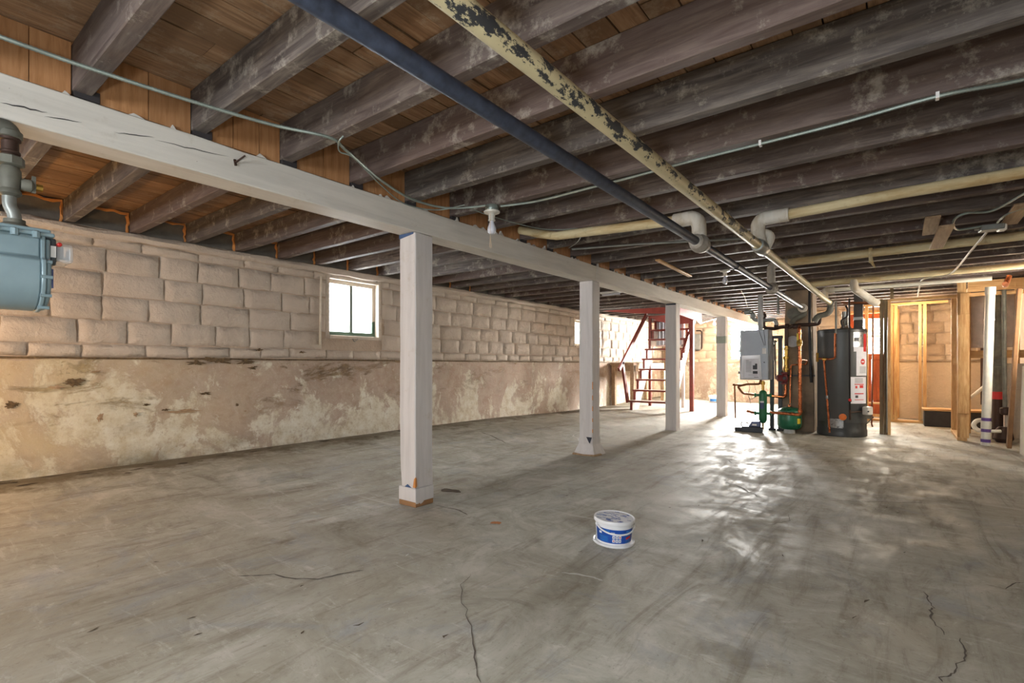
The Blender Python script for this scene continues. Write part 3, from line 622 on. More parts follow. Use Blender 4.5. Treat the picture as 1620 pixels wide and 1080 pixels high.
# ------------------------------------------------------------------ ceiling: boards, joists, blocking
m = MB(); m.box((XL-.3, YN-.3, 2.358), (XR+.3, YF+.3, 2.42))
ceil = struct(m.build('ceiling', MT['curb'], smooth=False))
x = XL-.05; random.seed(21)
while x < XR+.02:
    wdt = random.choice([.105, .125, .14, .14, .15]); y = YN
    while y < YF:
        L = random.uniform(3.2, 6.0); y1 = min(y+L, YF); dz = random.uniform(0, .006)
        m = MB(); m.box((x+.003, y+.002, 2.331+dz), (x+wdt-.003, y1-.002, 2.357)); m.build('plank', MT['plank'], ceil, False); y = y1
    x += wdt
J0, JS, JW, JZ = .534, .441, .065, 2.13
KR = range(-7, 30)
random.seed(33)
for k in KR:
    y = J0+JS*k
    if y+JW > YF: break
    tw = random.uniform(-.004, .004); far = XR if y+JW < YA else XA
    m = MB(); n = 10; vs = []
    for i in range(n+1):
        xx = -2.735+(far+2.735)*i/n; e = .003*noise.noise((xx*1.7, k*3.3, 0)); f = .003*noise.noise((xx*1.3, k*2.1, 7))
        vs += [(xx, y+e, JZ+f), (xx, y+JW+e, JZ+f+tw*.5), (xx, y+JW+tw, 2.331), (xx, y+tw, 2.331)]
    fs = [(i*4+j, i*4+(j+1) % 4, (i+1)*4+(j+1) % 4, (i+1)*4+j) for i in range(n) for j in range(4)]+[(0, 1, 2, 3), (n*4, n*4+1, n*4+2, n*4+3)]
    m.add(vs, fs); m.build('joist', MT['joist'], ceil, True, .004)
    yl = y+.02; m = MB(); vs = []
    for i in range(n+1):
        xx = XL-.2+(-2.738-XL+.2)*i/n; e = .003*noise.noise((xx*1.7, k*5.3, 4)); f = .003*noise.noise((xx*1.3, k*1.1, 9))
        vs += [(xx, yl+e, 2.152+f), (xx, yl+JW+e, 2.152+f), (xx, yl+JW, 2.331), (xx, yl, 2.331)]
    m.add(vs, fs); m.build('joist', MT['joist'], ceil, True, .004)
    m = MB(); m.box((-2.855, y+.004, 2.109), (-2.695, y+.088, 2.152)); m.build('shim', MT['darkhole'], ceil, False)
    # blocking boards standing on the beam between joists
    g0, g1 = y+JW+.003, y+JS-.003; nb = random.choice([2, 3, 3]); cut = [g0+(g1-g0)*(i+(random.uniform(-.12, .12) if 0 < i < nb else 0))/nb for i in range(nb+1)]
    for i in range(nb):
        m = MB(); m.box((-2.732, cut[i]+.0015, 2.112), (-2.706-random.uniform(0, .006), cut[i+1]-.0015, 2.330)); m.build('blocking_board', MT['blocking'], ceil, False)
    # rendered infill at the left wall with beads of foam
    m = MB(); m.box((XL-.2, yl+JW, 2.14), (XL-.035, yl+JS, 2.331)); m.build('infill', MT['parge'], ceil, False)
    if -1 <= k < 12:
        yy = yl+JS-.012; pts = [(XL-.02, yy+random.uniform(-.006, .006), 2.15+.028*i) for i in range(7)]+[(XL-.02, yy-.05*i, 2.318+random.uniform(-.008, .006)) for i in range(1, 7)]
        MB().tube(pts, .012, 6, True, .5).build('foam_bead', MT['foam'], ceil)
b = MB()
for px, py, s in ((735, 337, .03), (748, 337, .02), (703, 336, .02)): pass

# ------------------------------------------------------------------ beam and posts
BX0, BX1, BZ0, BZ1 = -2.862, -2.69, 1.935, 2.109
def timber(y0, y1, label, gap=0):
    n = max(8, int((y1-y0)/.22)); m = MB(); vs = []
    for i in range(n+1):
        y = y0+(y1-y0)*i/n; e = .004*noise.noise((y*1.3, 2, 1)); f = .004*noise.noise((y*1.1, 8, 4)); g = .005*noise.noise((y*3.7, 1, 9))
        vs += [(BX0+e, y, BZ0+f), (BX1+f, y, BZ0+e), (BX1+f, y, BZ1+g-.004), (BX0+e, y, BZ1-.003)]
    fs = [(i*4+j, i*4+(j+1) % 4, (i+1)*4+(j+1) % 4, (i+1)*4+j) for i in range(n) for j in range(4)]+[(0, 1, 2, 3), (n*4, n*4+1, n*4+2, n*4+3)]
    m.add(vs, fs); return tag(m.build('support_beam', MT['beam'], bevel=.006, seg=2), label, 'beam')
bm1 = timber(YN+.01, 5.02, 'nearer length of white painted timber beam carried on the first two posts')
bm2 = timber(5.028, YF-.01, 'farther length of white painted timber beam running from the second post to the back')
def splits(parent, rows):
    for (px0, py0, px1, py1, hh) in rows:
        a = P(px0, py0, x=BX1+.003); c = P(px1, py1, x=BX1+.003); m = MB(); k = 8; vs = []
        for i in range(k+1):
            q = a.lerp(c, i/k); q.z += random.uniform(-.003, .003); hw = hh*math.sin(PI*(i+.15)/(k+.3))*.5
            vs += [(q.x, q.y, q.z-hw), (q.x, q.y, q.z+hw)]
        m.add(vs, [(2*i, 2*i+1, 2*i+3, 2*i+2) for i in range(k)]); m.build('split', MT['darkhole'], parent, False)
splits(bm1, [(0, 162, 75, 178, .006), (70, 185, 130, 193, .004), (180, 209, 245, 217, .004), (245, 222, 362, 248, .004)])
random.seed(5)
for i in range(60):      # ragged drips of plaster left along the top edge of the beam
    y = random.uniform(.1, 11); hh = random.choice([.006, .008, .012, .03 if y > 2.2 else .012]); l_ = random.uniform(.015, .06)
    m = MB(); m.prism([(BX1-.02, y, BZ1-.006), (BX1-.02, y+l_, BZ1-.006), (BX1-.02, y+l_*.6, BZ1+hh*.4), (BX1-.02, y+l_*.3, BZ1+hh)], (.021, 0, 0))
    m.build('plaster_drip', MT['drip'], bm1 if y < 5 else bm2, False)
m = MB(); m.bar(P(371, 258, x=BX1), P(388, 246, x=BX1+.05), .006, .006); m.bar(P(371, 252, x=BX1+.003), P(373, 262, x=BX1+.003), .01, .01); m.build('hook', MT['rust'], bm1)

def post(y, label, kind, x1=BX1, w_=.168):
    x0 = x1-w_; root = thing('support_post', ((x0+x1)/2, y+w_/2, 0), label, 'post', 'timber posts under the beam')
    m = MB(); n = 14; vs = []; zb = .13 if kind in (1, 2) else .0; zt = BZ0-.002
    for i in range(n+1):
        z = zb+(zt-zb)*i/n; q = [random.uniform(-.0025, .0025) for _ in range(8)]
        cut = .02*smoothstep(.32, .14, z) if kind == 1 else 0
        vs += [(x0+q[0]+cut, y+q[1], z), (x1+q[2], y+q[3], z), (x1+q[4], y+w_+q[5], z), (x0+q[6]+cut, y+w_+q[7], z)]
    m.add(vs, [(i*4+j, i*4+(j+1) % 4, (i+1)*4+(j+1) % 4, (i+1)*4+j) for i in range(n) for j in range(4)]+[(0, 1, 2, 3), (n*4, n*4+1, n*4+2, n*4+3)])
    m.build('shaft', MT['post'], root, bevel=.006)
    if kind == 1:
        m = MB(); m.box((x0-.004, y-.006, .036), (x1+.008, y+w_+.002, .132)); m.build('base_wrap', MT['post'], root, False, .004)
        m = MB(); m.box((x0-.002, y-.004, 0), (x1+.006, y+w_, .036)); m.build('bare_foot', MT['bare'], root, False, .004)
        m = MB()
        for j in range(9): a = x1-.03+j*.004; m.box((x1+.004, y+.008*j, .02+.012*random.random()), (x1+.0085, y+.008*j+.007, .04))
        m.build('paint_run', MT['post'], root, False)
        m = MB(); m.prism([(x1+.003, y-.003, .135), (x1+.003, y+.012, .15), (x1+.003, y+.008, .205), (x1+.003, y-.003, .215)], (.002, 0, 0)); m.prism([(x1-.02, y-.003, .14), (x1+.004, y-.003, .14), (x1+.004, y-.003, .21), (x1-.008, y-.003, .2)], (0, -.002, 0)); m.build('chipped_edge', MT['foam'], root, False)
        m = MB(); m.prism([(x0+.06, y-.005, .134), (x0+.13, y-.005, .134), (x0+.09, y-.005, .155)], (0, .004, 0)); m.build('blue_chip', MT['blue'], root, False)
        m = MB(); m.prism([(x0, y-.004, zt-.03), (x1-.02, y-.004, zt-.012), (x1-.02, y-.004, zt), (x0, y-.004, zt)], (0, .003, 0)); m.build('blue_band', MT['blue'], root, False)
    if kind == 2:
        m = MB(); fl = .05
        for (za, zb2, fa, fb) in ((.0, .05, fl, fl*.62), (.05, .12, fl*.62, .004), (.12, .19, .004, .003)):
            m.add([(x0-fa, y-fa, za), (x1+fa, y-fa, za), (x1+fa, y+w_+fa, za), (x0-fa, y+w_+fa, za), (x0-fb, y-fb, zb2), (x1+fb, y-fb, zb2), (x1+fb, y+w_+fb, zb2), (x0-fb, y+w_+fb, zb2)],
                  [(0, 1, 5, 4), (1, 2, 6, 5), (2, 3, 7, 6), (3, 0, 4, 7)])
        m.build('flared_foot', MT['post'], root, True)
        m = MB(); m.prism([(x1-.075, y-.006, .20), (x1-.005, y-.006, .20), (x1-.028, y-.008, .13), (x1-.04, y-.008, .14)], (0, -.002, 0)); m.build('black_hole', MT['caulk'], root, False)
        m = MB(); m.tube([(x0-fl, y-fl, .005), ((x0+x1)/2, y-fl-.01, .005), (x1+fl, y-fl, .006), (x1+fl+.01, y+w_/2, .006)], .014, 6, True, .4); m.build('crumbled_edge', MT['bench'], root)
        for k in range(5):
            za = .25+.12*k; m = MB(); m.box((x1-.004, y-.003, za), (x1+.003, y+.004, za+random.uniform(.03, .09))); m.build('chipped_edge', MT['foam'], root, False)
    if kind in (3, 4):
        m = MB(); m.box((x0-.004, y-.004, .0), (x1+.004, y+w_+.004, .03), taper=.004); m.build('foot', MT['post'], root, False)
    if kind == 3:
        m = MB(); m.box((x0+.01, y-.004, zt-.022), (x1-.005, y-.0005, zt)); m.build('blue_band', MT['caulk'], root, False)
    if kind == 4:
        m = MB(); m.box((x0-.003, y-.0035, 1.42), (x1+.0035, y+w_*.6, 1.56)); m.build('green_mark', simple('green_smear', rgb(150, 160, 150), .6), root, False)
    return root
post(2.374, 'nearest white timber post with bare brown wood at its foot', 1)
post(4.935, 'second white timber post with flared concrete foot and a black hole', 2)
post(7.545, 'third white timber post, in front of the red stairs', 3)
post(10.25, 'farthest white timber post, beside the bright window and grey boiler', 4)

# ------------------------------------------------------------------ overhead pipes
def pipe(name, pts, r, mat, label, cat='pipe', group=None, n=14):
    m = MB(); m.tube(pts, r, n); o = m.build(name, mat); return tag(o, label, cat, group)
def ring(m, p, axis, r0, r1, L, n=18):
    """a swollen collar centred on p"""
    p = Vector(p); a = Vector(axis).normalized()
    m.lathe([(r0, -L/2), (r1, -L/2+.004), (r1, L/2-.004), (r0, L/2)], p, a, n)
def bx(y): return -1.082-.006*y, 1.852-.0028*y         # black main: x, z at y
def yx(y): return -.836+.009*y, 1.852-.001*y           # cream main
t = thing('steam_main', (-1.08, 1.0, 1.84), 'long blue-black steel pipe running under the joists to the chimney', 'pipe')
m = MB(); m.tube([(bx(y)[0], y, bx(y)[1]) for y in (YN+.005, 0, 2, 4, 6, 8.40)], .0285, 16); m.build('pipe_run', MT['bluepipe'], t)
m = MB(); ring(m, (bx(4.55)[0], 4.55, bx(4.55)[1]), (0, 1, 0), .0285, .0345, .055); m.build('coupling', MT['black'], t)
m = MB(); ring(m, (bx(8.40)[0], 8.40, bx(8.4)[1]), (0, 1, 0), .05, .062, .07); m.build('end_elbow', MT['insulw'], t)
m = MB(); c = Vector((bx(8.4)[0], 8.42, bx(8.4)[1]))
m.tube(fillet([c, c+Vector((.02, .06, -.09)), c+Vector((-.12, .02, -.16)), c+Vector((-.14, -.01, -.21))], .06), .038, 12); m.build('drop_bend', MT['castiron'], t)
def tee(parent, p, up, out, z, mat, r=.05, rr=.034):
    """insulated tee on a main with a riser and elbow to a branch at height z; out = direction of the branch along X"""
    p = Vector(p); m = MB()
    m.lathe([(.036, -.10), (.05, -.085), (.052, -.05), (.062, -.035), (.066, 0), (.062, .035), (.052, .05), (.05, .085), (.036, .10)], p, (0, 1, 0), 18)
    m.build('tee_fitting', MT['fit'], parent)
    m = MB(); q = p+Vector((up, 0, 0)); e = Vector((q.x, q.y, z))
    m.tube(fillet([p, e, e+Vector((.17*out, 0, .0))], .07, 7), r, 14, True, .04); m.build('riser_elbow', mat, parent)
    return e
e1 = tee(t, (bx(3.56)[0], 3.56, bx(3.56)[1]), -.01, -1, 2.030, MT['insulw'])
e3 = tee(t, (bx(6.1)[0], 6.1, bx(6.1)[1]), -.01, 1, 2.100, MT['fit'], r=.042)
y_ = thing('steam_main', (-.83, 1.0, 1.84), 'long cream pipe with flaking paint running under the joists to the water heater', 'pipe')
m = MB(); m.tube([(yx(y)[0], y, yx(y)[1]) for y in (YN+.005, 0, 2, 3, 4, 6, 8.12)], .0315, 18); m.build('pipe_run', MT['yellowpipe'], y_)
m = MB(); c = Vector((yx(8.12)[0], 8.12, yx(8.12)[1]))
for k in range(4): ring(m, c+Vector((0, -.06+.026*k, 0)), (0, 1, 0), .034, .046-.003*(k % 2), .03)
m.tube(fillet([c, c+Vector((.0, .09, 0)), c+Vector((-.02, .09, -.13)), c+Vector((-.16, .08, -.16)), c+Vector((-.20, .08, -.24))], .06), .04, 14); m.build('end_elbow', MT['castiron'], y_)
m = MB(); p = Vector((yx(3.98)[0], 3.98, yx(3.98)[1]))
m.lathe([(.034, -.12), (.043, -.115), (.043, -.085), (.038, -.08), (.050, -.055), (.050, .055), (.038, .08), (.043, .085), (.043, .115), (.034, .12)], p, (0, 1, 0), 18); m.build('tee_fitting', MT['galv'], y_)
m = MB(); e2 = Vector((p.x-.02, p.y, 2.055)); m.tube(fillet([p, p+Vector((-.02, 0, .08)), e2, e2+Vector((.2, 0, 0))], .075, 7), .048, 14, True, .03); m.build('riser_elbow', MT['insulw'], y_)
m = MB(); m.tube(fillet([p+Vector((.02, .05, .0)), p+Vector((.06, .06, .09)), p+Vector((-.02, .03, .12))], .04), .034, 12); m.build('side_outlet', MT['insulw'], y_)
pipe('branch_pipe', [e1+Vector((-.14, 0, 0)), (-1.7, 3.56, 2.05), (-2.28, 3.56, 2.08), (-2.46, 3.56, 2.125), (-2.66, 3.56, 2.19)], .035, MT['insul'], 'yellowed wrapped branch pipe from the blue-black main to the white beam')
pipe('branch_pipe', [e2+Vector((.17, 0, 0)), (0, 4.005, 2.082), (.6, 4.015, 2.088), (XR-.004, 4.015, 2.092)], .034, MT['insul'], 'cream wrapped branch pipe reaching from the cream main to the right wall')
pipe('branch_pipe', [e3+Vector((.14, 0, 0)), (-.2, 6.12, 2.108), (.6, 6.12, 2.112), (XR-.004, 6.12, 2.116)], .040, MT['insul'], 'thick yellow wrapped branch pipe with a hanging torn strip')
m = MB(); c = Vector((-.20, 6.12, 2.105)); m.box((c.x-.05, c.y-.047, c.z-.10), (c.x-.02, c.y-.04, c.z+.045)); m.tube(spline([c+Vector((-.035, -.045, .02)), c+Vector((-.035, -.05, -.05)), c+Vector((-.02, -.05, -.11)), c+Vector((.0, -.045, -.15))], 5), [.018]*10+[.012]*3+[.008]*3, 6)
tag(m.build('loose_wrap', MT['insul']), 'torn strip of yellow wrap hanging from the thick branch pipe', 'wrap')
w_ = thing('white_drain_pipe', (-.79, 8.15, 2.0), 'slim white pipe with an upright elbow above the water heater', 'pipe')
m = MB(); m.tube([(-.80, 8.15, 2.028), (.2, 8.15, 2.022), (.85, 8.15, 2.02)], .026, 12); m.build('pipe_run', MT['pvc'], w_)
m = MB(); m.tube(fillet([(-.835, 8.15, 1.875), (-.835, 8.15, 2.03), (-.72, 8.15, 2.028)], .05), .045, 12); m.build('elbow', MT['insulw'], w_)
d_ = thing('wrapped_tee_pipe', (-.47, 7.72, 2.0), 'yellow wrapped pipe with a white angled branch near the old studs', 'pipe')
m = MB(); m.tube([(-.98, 7.95, 2.100), (-.45, 7.95, 2.104), (.4, 7.95, 2.108), (XR-.004, 7.95, 2.112)], .036, 12); m.build('pipe_run', MT['insul'], d_)
a = Vector((-.485, 7.95, 2.10)); m = MB(); m.tube(fillet([a+Vector((0, 0, .01)), a+Vector((0, -.01, -.10)), a+Vector((.20, .36, -.255)), a+Vector((.23, .40, -.27))], .07), .05, 14, True, .03); m.build('angled_branch', MT['insulw'], d_)
m = MB(); a2 = a+Vector((.23, .40, -.265)); m.tube([a2, a2+Vector((-.05, 0, -.0)), a2+Vector((-.40, .0, .03))], .016, 8); m.build('thin_return', MT['dullcopper'], d_)
cnd = pipe('conduit', [P(905, 394, z=2.116), P(1010, 386, z=2.115), P(1180, 377, z=2.113)], .011, MT['galv'], 'thin grey conduit running under the joists by the white beam', 'conduit', None, 8)

# ------------------------------------------------------------------ armoured cable, lamps, wires
def cable(name, pts, r, mat, label, ribs=False, k=10, cat='cable'):
    q = spline(pts, k)
    if not ribs: m = MB(); m.tube(q, r, 8); return tag(m.build(name, mat), label, cat)
    out = [q[0]]; step = .0055       # resample, then wind the ribs
    for i in range(len(q)-1):
        L = (q[i+1]-q[i]).length; n = max(1, int(L/step))
        for j in range(1, n+1): out.append(q[i].lerp(q[i+1], j/n))
    m = MB(); m.tube(out, [r*(1.0 if i % 2 else .84) for i in range(len(out))], 7); return tag(m.build(name, mat), label, cat)
LZ = 2.112
cable('armoured_cable', [P(-120, 15, z=LZ), P(0, 58, z=LZ), P(130, 104, z=LZ), P(300, 159, z=LZ), P(430, 197, z=LZ), P(520, 217, z=LZ-.002), P(548, 238, z=LZ-.008), P(600, 283, z=2.10), P(650, 314, z=2.09), P(700, 328, z=2.088), P(740, 328, z=2.09), P(768, 325, z=2.10)], .0085, MT['cable'], 'ribbed grey armoured cable following the beam to the nearest bulb', True)
cable('armoured_cable', [P(792, 326, z=2.10), P(850, 318, z=LZ-.004), P(930, 298, z=LZ), P(1000, 280, z=LZ), P(1100, 253, z=LZ), P(1200, 228, z=LZ), P(1330, 195, z=LZ), P(1480, 153, z=LZ), P(1600, 130, z=LZ), P(1760, 95, z=LZ)], .0085, MT['cable'], 'ribbed grey armoured cable crossing the joists from the nearest bulb to the right', True)
for px, py in ((1203, 227), (1483, 152)):
    c = P(px, py, z=2.115); m = MB(); m.cbox(c, (.012, .03, .026)); tag(m.build('cable_staple', MT['white'], None, False), 'small pale staple holding the ribbed cable, %s' % ('near the cream pipe' if px < 1300 else 'far from the cream pipe'), 'staple')
cable('lamp_wire', [P(543, 215, z=2.125), P(536, 225, z=LZ-.012), P(538, 240, z=2.10), P(560, 250, z=2.10), P(600, 290, z=2.085), P(640, 322, z=2.07), P(690, 332, z=2.07), P(735, 324, z=2.095)], .004, MT['cable'], 'thin grey wire looping beside the armoured cable above the beam', cat='wire')
cable('lamp_wire', [P(745, 330, z=2.10), P(775, 341, z=2.088), P(820, 354, z=2.09), P(858, 362, z=2.10), P(890, 363, z=2.105), P(914, 362, z=2.112), P(919, 372, z=2.08), P(912, 384, z=2.07), P(900, 392, z=2.09)], .004, MT['cable'], 'thin grey wire hooking down over the beam past the nearest bulb', cat='wire')
def lamp(px, py, zt, r, label, box=True, string=False, s=1.0, y=None):
    c = P(px, py, z=zt) if y is None else P(px, py, y=y); c.z = zt; t = thing('pull_chain_lamp' if string else 'bulb_lamp', c, label, 'lamp', 'bare bulbs under the joists')
    if box:
        m = MB(); m.lathe([(.045*s, .0), (.048*s, -.004), (.048*s, -.036), (.046*s, -.04)], c, (0, 0, 1), 12); m.build('octagon_box', MT['cable'], t)
    o = -.038*s if box else -.002
    m = MB(); m.lathe([(.050*s, o), (.058*s, o-.006), (.056*s, o-.014), (.034*s, o-.020), (.024*s, o-.026), (.022*s, o-.060), (.026*s, o-.064), (.0255*s, o-.070), (.018*s, o-.072)], c, (0, 0, 1), 24); m.build('lamp_holder', MT['porcelain'], t)
    q = o-.070*s; m = MB(); m.lathe([(.014*r, q), (.015*r, q-.012), (.022*r, q-.03), (.030*r, q-.05), (.0315*r, q-.065), (.028*r, q-.082), (.018*r, q-.093), (.004*r, q-.097)], c, (0, 0, 1), 20); m.build('bulb', MT['bulb'], t)
    if string:
        m = MB(); p = c+Vector((.012, -.03, o-.03)); m.tube([p, p+Vector((0, 0, -.16)), p+Vector((.002, 0, -.245))], .0012, 5); m.tube([p+Vector((0, 0, -.16)), p+Vector((.010, .004, -.24))], .0012, 5); m.tube([p+Vector((0, 0, -.16)), p+Vector((-.006, -.004, -.235))], .0012, 5); m.build('pull_cord', MT['string'], t)
    return t
lamp(778, 325, 2.128, 1.0, 'nearest bare bulb in a porcelain holder with a pull cord, in front of the beam', True, True)
lamp(1147, 422, 2.131, 1.05, 'bare bulb hanging beside the blue-black pipe', False, y=J0+JW/2+JS*round((P(1147, 422, z=2.13).y-J0-JW/2)/JS))
lamp(1130, 510, 2.150, 1.1, 'farthest bare bulb, near the back wall behind the stairs', False, y=J0+.02+JW/2+JS*28)
c = P(957, 468, x=-3.6); c.z = 2.152; c.y = J0+.02+JW/2+JS*round((c.y-J0-.02-JW/2)/JS); t = thing('strip_light', c, 'small white light fitting under the joists behind the beam', 'lamp')
m = MB(); m.cbox(c+Vector((0, 0, -.015)), (.34, .10, .03)); m.build('tray', MT['white'], t, False, .006)
m = MB(); m.tube([c+Vector((-.15, 0, -.045)), c+Vector((.15, 0, -.045))], .016, 8); m.build('tube_bulb', MT['bulb'], t)
# junction box and cables at the right
jb = P(1568, 356, z=2.112); t = thing('junction_box', jb, 'grey metal junction box on the joists between two wood scraps', 'junction box')
R = Matrix.Rotation(.12, 3, 'Z')
m = MB(); m.cbox(jb+Vector((0, 0, -.022)), (.14, .10, .044), R); m.build('box', MT['galv'], t, False, .005)
m = MB(); m.cbox(jb+R@Vector((.062, .0, -.03)), (.05, .07, .05), R); m.build('cover', MT['porcelain'], t, False, .006)
m = MB(); m.tube([jb+R@Vector((-.068, 0, -.02)), jb+R@Vector((-.10, 0, -.02))], .013, 8); m.build('clamp', MT['steel'], t)
cable('white_cable', [P(1700, 262, z=2.112), P(1620, 306, z=2.112), P(1570, 333, z=2.110), P(1530, 337, z=2.112), P(1512, 345, z=2.10), P(1508, 357, z=2.09), P(1516, 363, z=2.085), P(1535, 361, z=2.08), P(1552, 358, z=2.085)], .0085, MT['cable'], 'thick pale cable looping into the grey junction box', cat='cable')
cable('white_cable', [P(1578, 352, z=2.09), P(1588, 342, z=2.10), P(1604, 334, z=2.112), P(1640, 322, z=2.112)], .007, MT['cable'], 'short pale cable leaving the junction box behind a wood scrap')
cable('white_cable', [P(1562, 366, z=2.085), P(1540, 392, z=2.055), P(1505, 432, z=2.052), P(1478, 438, z=2.06), P(1460, 442, z=2.06), P(1455, 452, z=2.03), P(1452, 470, z=1.99)], .009, MT['nm'], 'bundle of white cables running from the junction box down to the studs')
cable('hanging_wire', [P(1172, 459, z=2.112), P(1178, 470, z=2.05), P(1183, 486, z=1.97), P(1188, 494, y=8.12)], .006, MT['nm'], 'white wire drooping from the joists to the galvanised elbow', cat='wire')
def scrap(px0, py0, px1, py1, w_, label, mat='bench', z=2.1175):
    m = MB(); m.bar(P(px0, py0, z=z), P(px1, py1, z=z), w_, .018); return tag(m.build('wood_scrap', MT[mat], bevel=.003), label, 'wood')
scrap(1476, 343, 1470, 370, .095, 'short wood scrap nailed under the joists, left of the longer scrap')
scrap(1498, 357, 1481, 392, .095, 'longer slanted wood scrap holding up the thick yellow branch pipe', z=2.058)
scrap(1620, 322, 1596, 354, .10, 'wood scrap nailed under the joists right of the junction box')
scrap(1040, 411, 1092, 437, .05, 'thin pale lath nailed across the joists left of the blue-black pipe', 'pine')

# ------------------------------------------------------------------ chimney
t = thing('chimney_stack', (-1.21, 8.82, 0), 'grey-brown rendered chimney stack standing behind the copper pipes', 'chimney')
m = MB(); n = 14; vs = []; random.seed(3)
for i in range(n+1):
    z = 2.125*i/n; o = .035 if z < .95 else .0
    q = [random.uniform(-.006, .006) for _ in range(8)]
    vs += [(-1.40-o+q[0], 8.62-o*.4+q[1], z), (-1.03+o*.5+q[2], 8.62-o*.4+q[3], z), (-1.03+o*.5+q[4], 9.05, z), (-1.40-o+q[6], 9.05, z)]
m.add(vs, [(i*4+j, i*4+(j+1) % 4, (i+1)*4+(j+1) % 4, (i+1)*4+j) for i in range(n) for j in range(4)]+[(0, 1, 2, 3), (n*4, n*4+1, n*4+2, n*4+3)])
m.build('shaft', MT['chimney'], t, False, .01)
c = P(1254, 540, y=8.60); m = MB(); m.lathe([(.085, 0), (.085, .02), (.07, .028), (.0, .03)], (c.x, 8.62, c.z), (0, -1, 0), 28, False); m.build('flue_cap', MT['disc'], t)
m = MB(); m.lathe([(.09, 0), (.09, .012), (.06, .02)], (P(1255, 496, y=8.6).x, 8.62, P(1255, 496, y=8.6).z), (0, -1, 0), 24); m.build('plugged_flue', MT['castiron'], t)
m = MB(); m.box((-1.42, 8.585, .83), (-1.0, 8.612, .85)); m.build('strap', MT['black'], t, False)

# ------------------------------------------------------------------ boiler on its stand
def Q(px, py, y=8.30): return P(px, py, y=y)
BXa, BXb, BYa, BYb, BZa, BZb = -1.935, -1.535, 8.15, 8.44, .775, 1.525
t = thing('wall_boiler', (-1.735, 8.3, BZa), 'grey box boiler on a black stand with papers taped to its front', 'boiler')
m = MB(); m.box((BXa, BYa+.02, BZa), (BXb, BYb, BZb)); m.build('casing', MT['boilerd'], t, False, .012, 2)
m = MB(); m.box((BXa+.002, BYa, BZa+.002), (BXb-.002, BYa+.022, BZb-.002)); m.build('front_cover', MT['boiler'], t, False, .01, 2)
c = Q(1209, 555, BYa); m = MB(); m.cbox((c.x, BYa-.006, c.z), (.055, .012, .085)); m.build('control_box', MT['white'], t, False, .004)
m = MB(); c = Q(1209, 573, BYa); m.lathe([(.008, 0), (.006, .012)], (c.x, BYa, c.z), (0, -1, 0), 10); m.build('knob', MT['pumpblack'], t)
m = MB(); m.tube([Q(1201, 523, 8.145), Q(1209, 546, 8.14)], .003, 5); m.tube([Q(1208, 520, 8.145), Q(1211, 546, 8.14)], .003, 5); m.build('thermostat_wire', MT['darkwire'], t)
m = MB(); m.tube([Q(1203, 523, 8.28), Q(1203, 466, 8.28)], .037, 16); c = Q(1203, 500, 8.28); m.lathe([(.037, -.02), (.043, -.018), (.043, .018), (.037, .02)], c, (0, 0, 1), 16); m.build('vent_pipe', MT['greypvc'], t)
m = MB(); m.tube([Q(1216, 537, 8.47)+Vector((0, 0, .14)), Q(1216, 537, 8.47)], .04, 14); m.build('intake_stub', MT['pvc'], t)
bg = thing('document_bag', (-1.78, BYa-.01, .79), 'clear plastic bag with printed sheets taped to the grey boiler front', 'bag')
p = [Q(1174, 562, BYa-.004), Q(1203, 561, BYa-.004), Q(1206, 600, BYa-.004), Q(1173, 599, BYa-.004)]
m = MB(); m.prism(p, (0, -.018, 0)); m.build('bag', MT['bag'], bg, False, .005)
m = MB(); p = [Q(1178, 568, BYa-.024), Q(1199, 567, BYa-.024), Q(1202, 597, BYa-.024), Q(1178, 597, BYa-.024)]; m.prism(p, (0, -.002, 0)); m.build('sheet', MT['paper'], bg, False)
m = MB()
for k in range(9): a = Q(1180, 570.5+2.2*k, BYa-.027); m.box((a.x, a.y-.001, a.z), (a.x+(.075 if k else .04), a.y, a.z+.006))
a = Q(1184, 593, BYa-.027); m.box((a.x, a.y-.001, a.z), (a.x+.12, a.y, a.z+.003)); a = Q(1193, 597, BYa-.027); m.box((a.x, a.y-.001, a.z), (a.x+.06, a.y, a.z+.008)); m.build('text_lines', MT['print'], bg, False)
m = MB(); a = Q(1191, 584, BYa-.027); m.box((a.x, a.y-.001, a.z), (a.x+.06, a.y, a.z+.06)); m.box((a.x+.03, a.y-.001, a.z+.06), (a.x+.06, a.y, a.z+.085)); a = Q(1191, 591, BYa-.027); m.box((a.x, a.y-.001, a.z), (a.x+.065, a.y, a.z+.04)); m.build('product_print', MT['darkprint'], bg, False)
t = thing('boiler_stand', (-1.44, 8.47, 0), 'black steel channel stand holding up the grey boiler', 'stand')
for px, pb in ((1220, 686), (1233, 680)):
    a = Q(px, 600, 8.47); m = MB(); m.box((a.x-.027, 8.52, .025), (a.x+.027, 8.56, 1.42)); m.build('upright', MT['strut'], t, False, .004)
    m = MB(); m.box((a.x-.045, 8.515, .0), (a.x+.045, 8.60, .03)); m.build('foot', MT['strut'], t, False, .004)
a = Q(1216, 533, 8.47); c = Q(1237, 533, 8.47); m = MB(); m.box((a.x, 8.518, 1.40), (c.x, 8.562, 1.445)); m.build('crossbar', MT['strut'], t, False, .004)
m = MB(); a = Q(1190, 585, 8.46); m.box((a.x-.2, 8.442, 1.2), (a.x+.16, 8.525, 1.24)); m.build('mounting_rail', MT['strut'], t, False)
m = MB(); m.box((a.x-.2, 8.442, .86), (a.x+.16, 8.525, .90)); m.build('mounting_rail', MT['strut'], t, False)
m = MB(); m.tube([Q(1226, 538, 8.46), Q(1227, 600, 8.46)], .012, 8); m.tube([Q(1225, 545, 8.45), Q(1225, 570, 8.45)], .018, 8); m.tube([Q(1224, 540, 8.45), Q(1229, 540, 8.45)], .012, 8); m.build('pressure_gauge_set', MT['steel'], t)

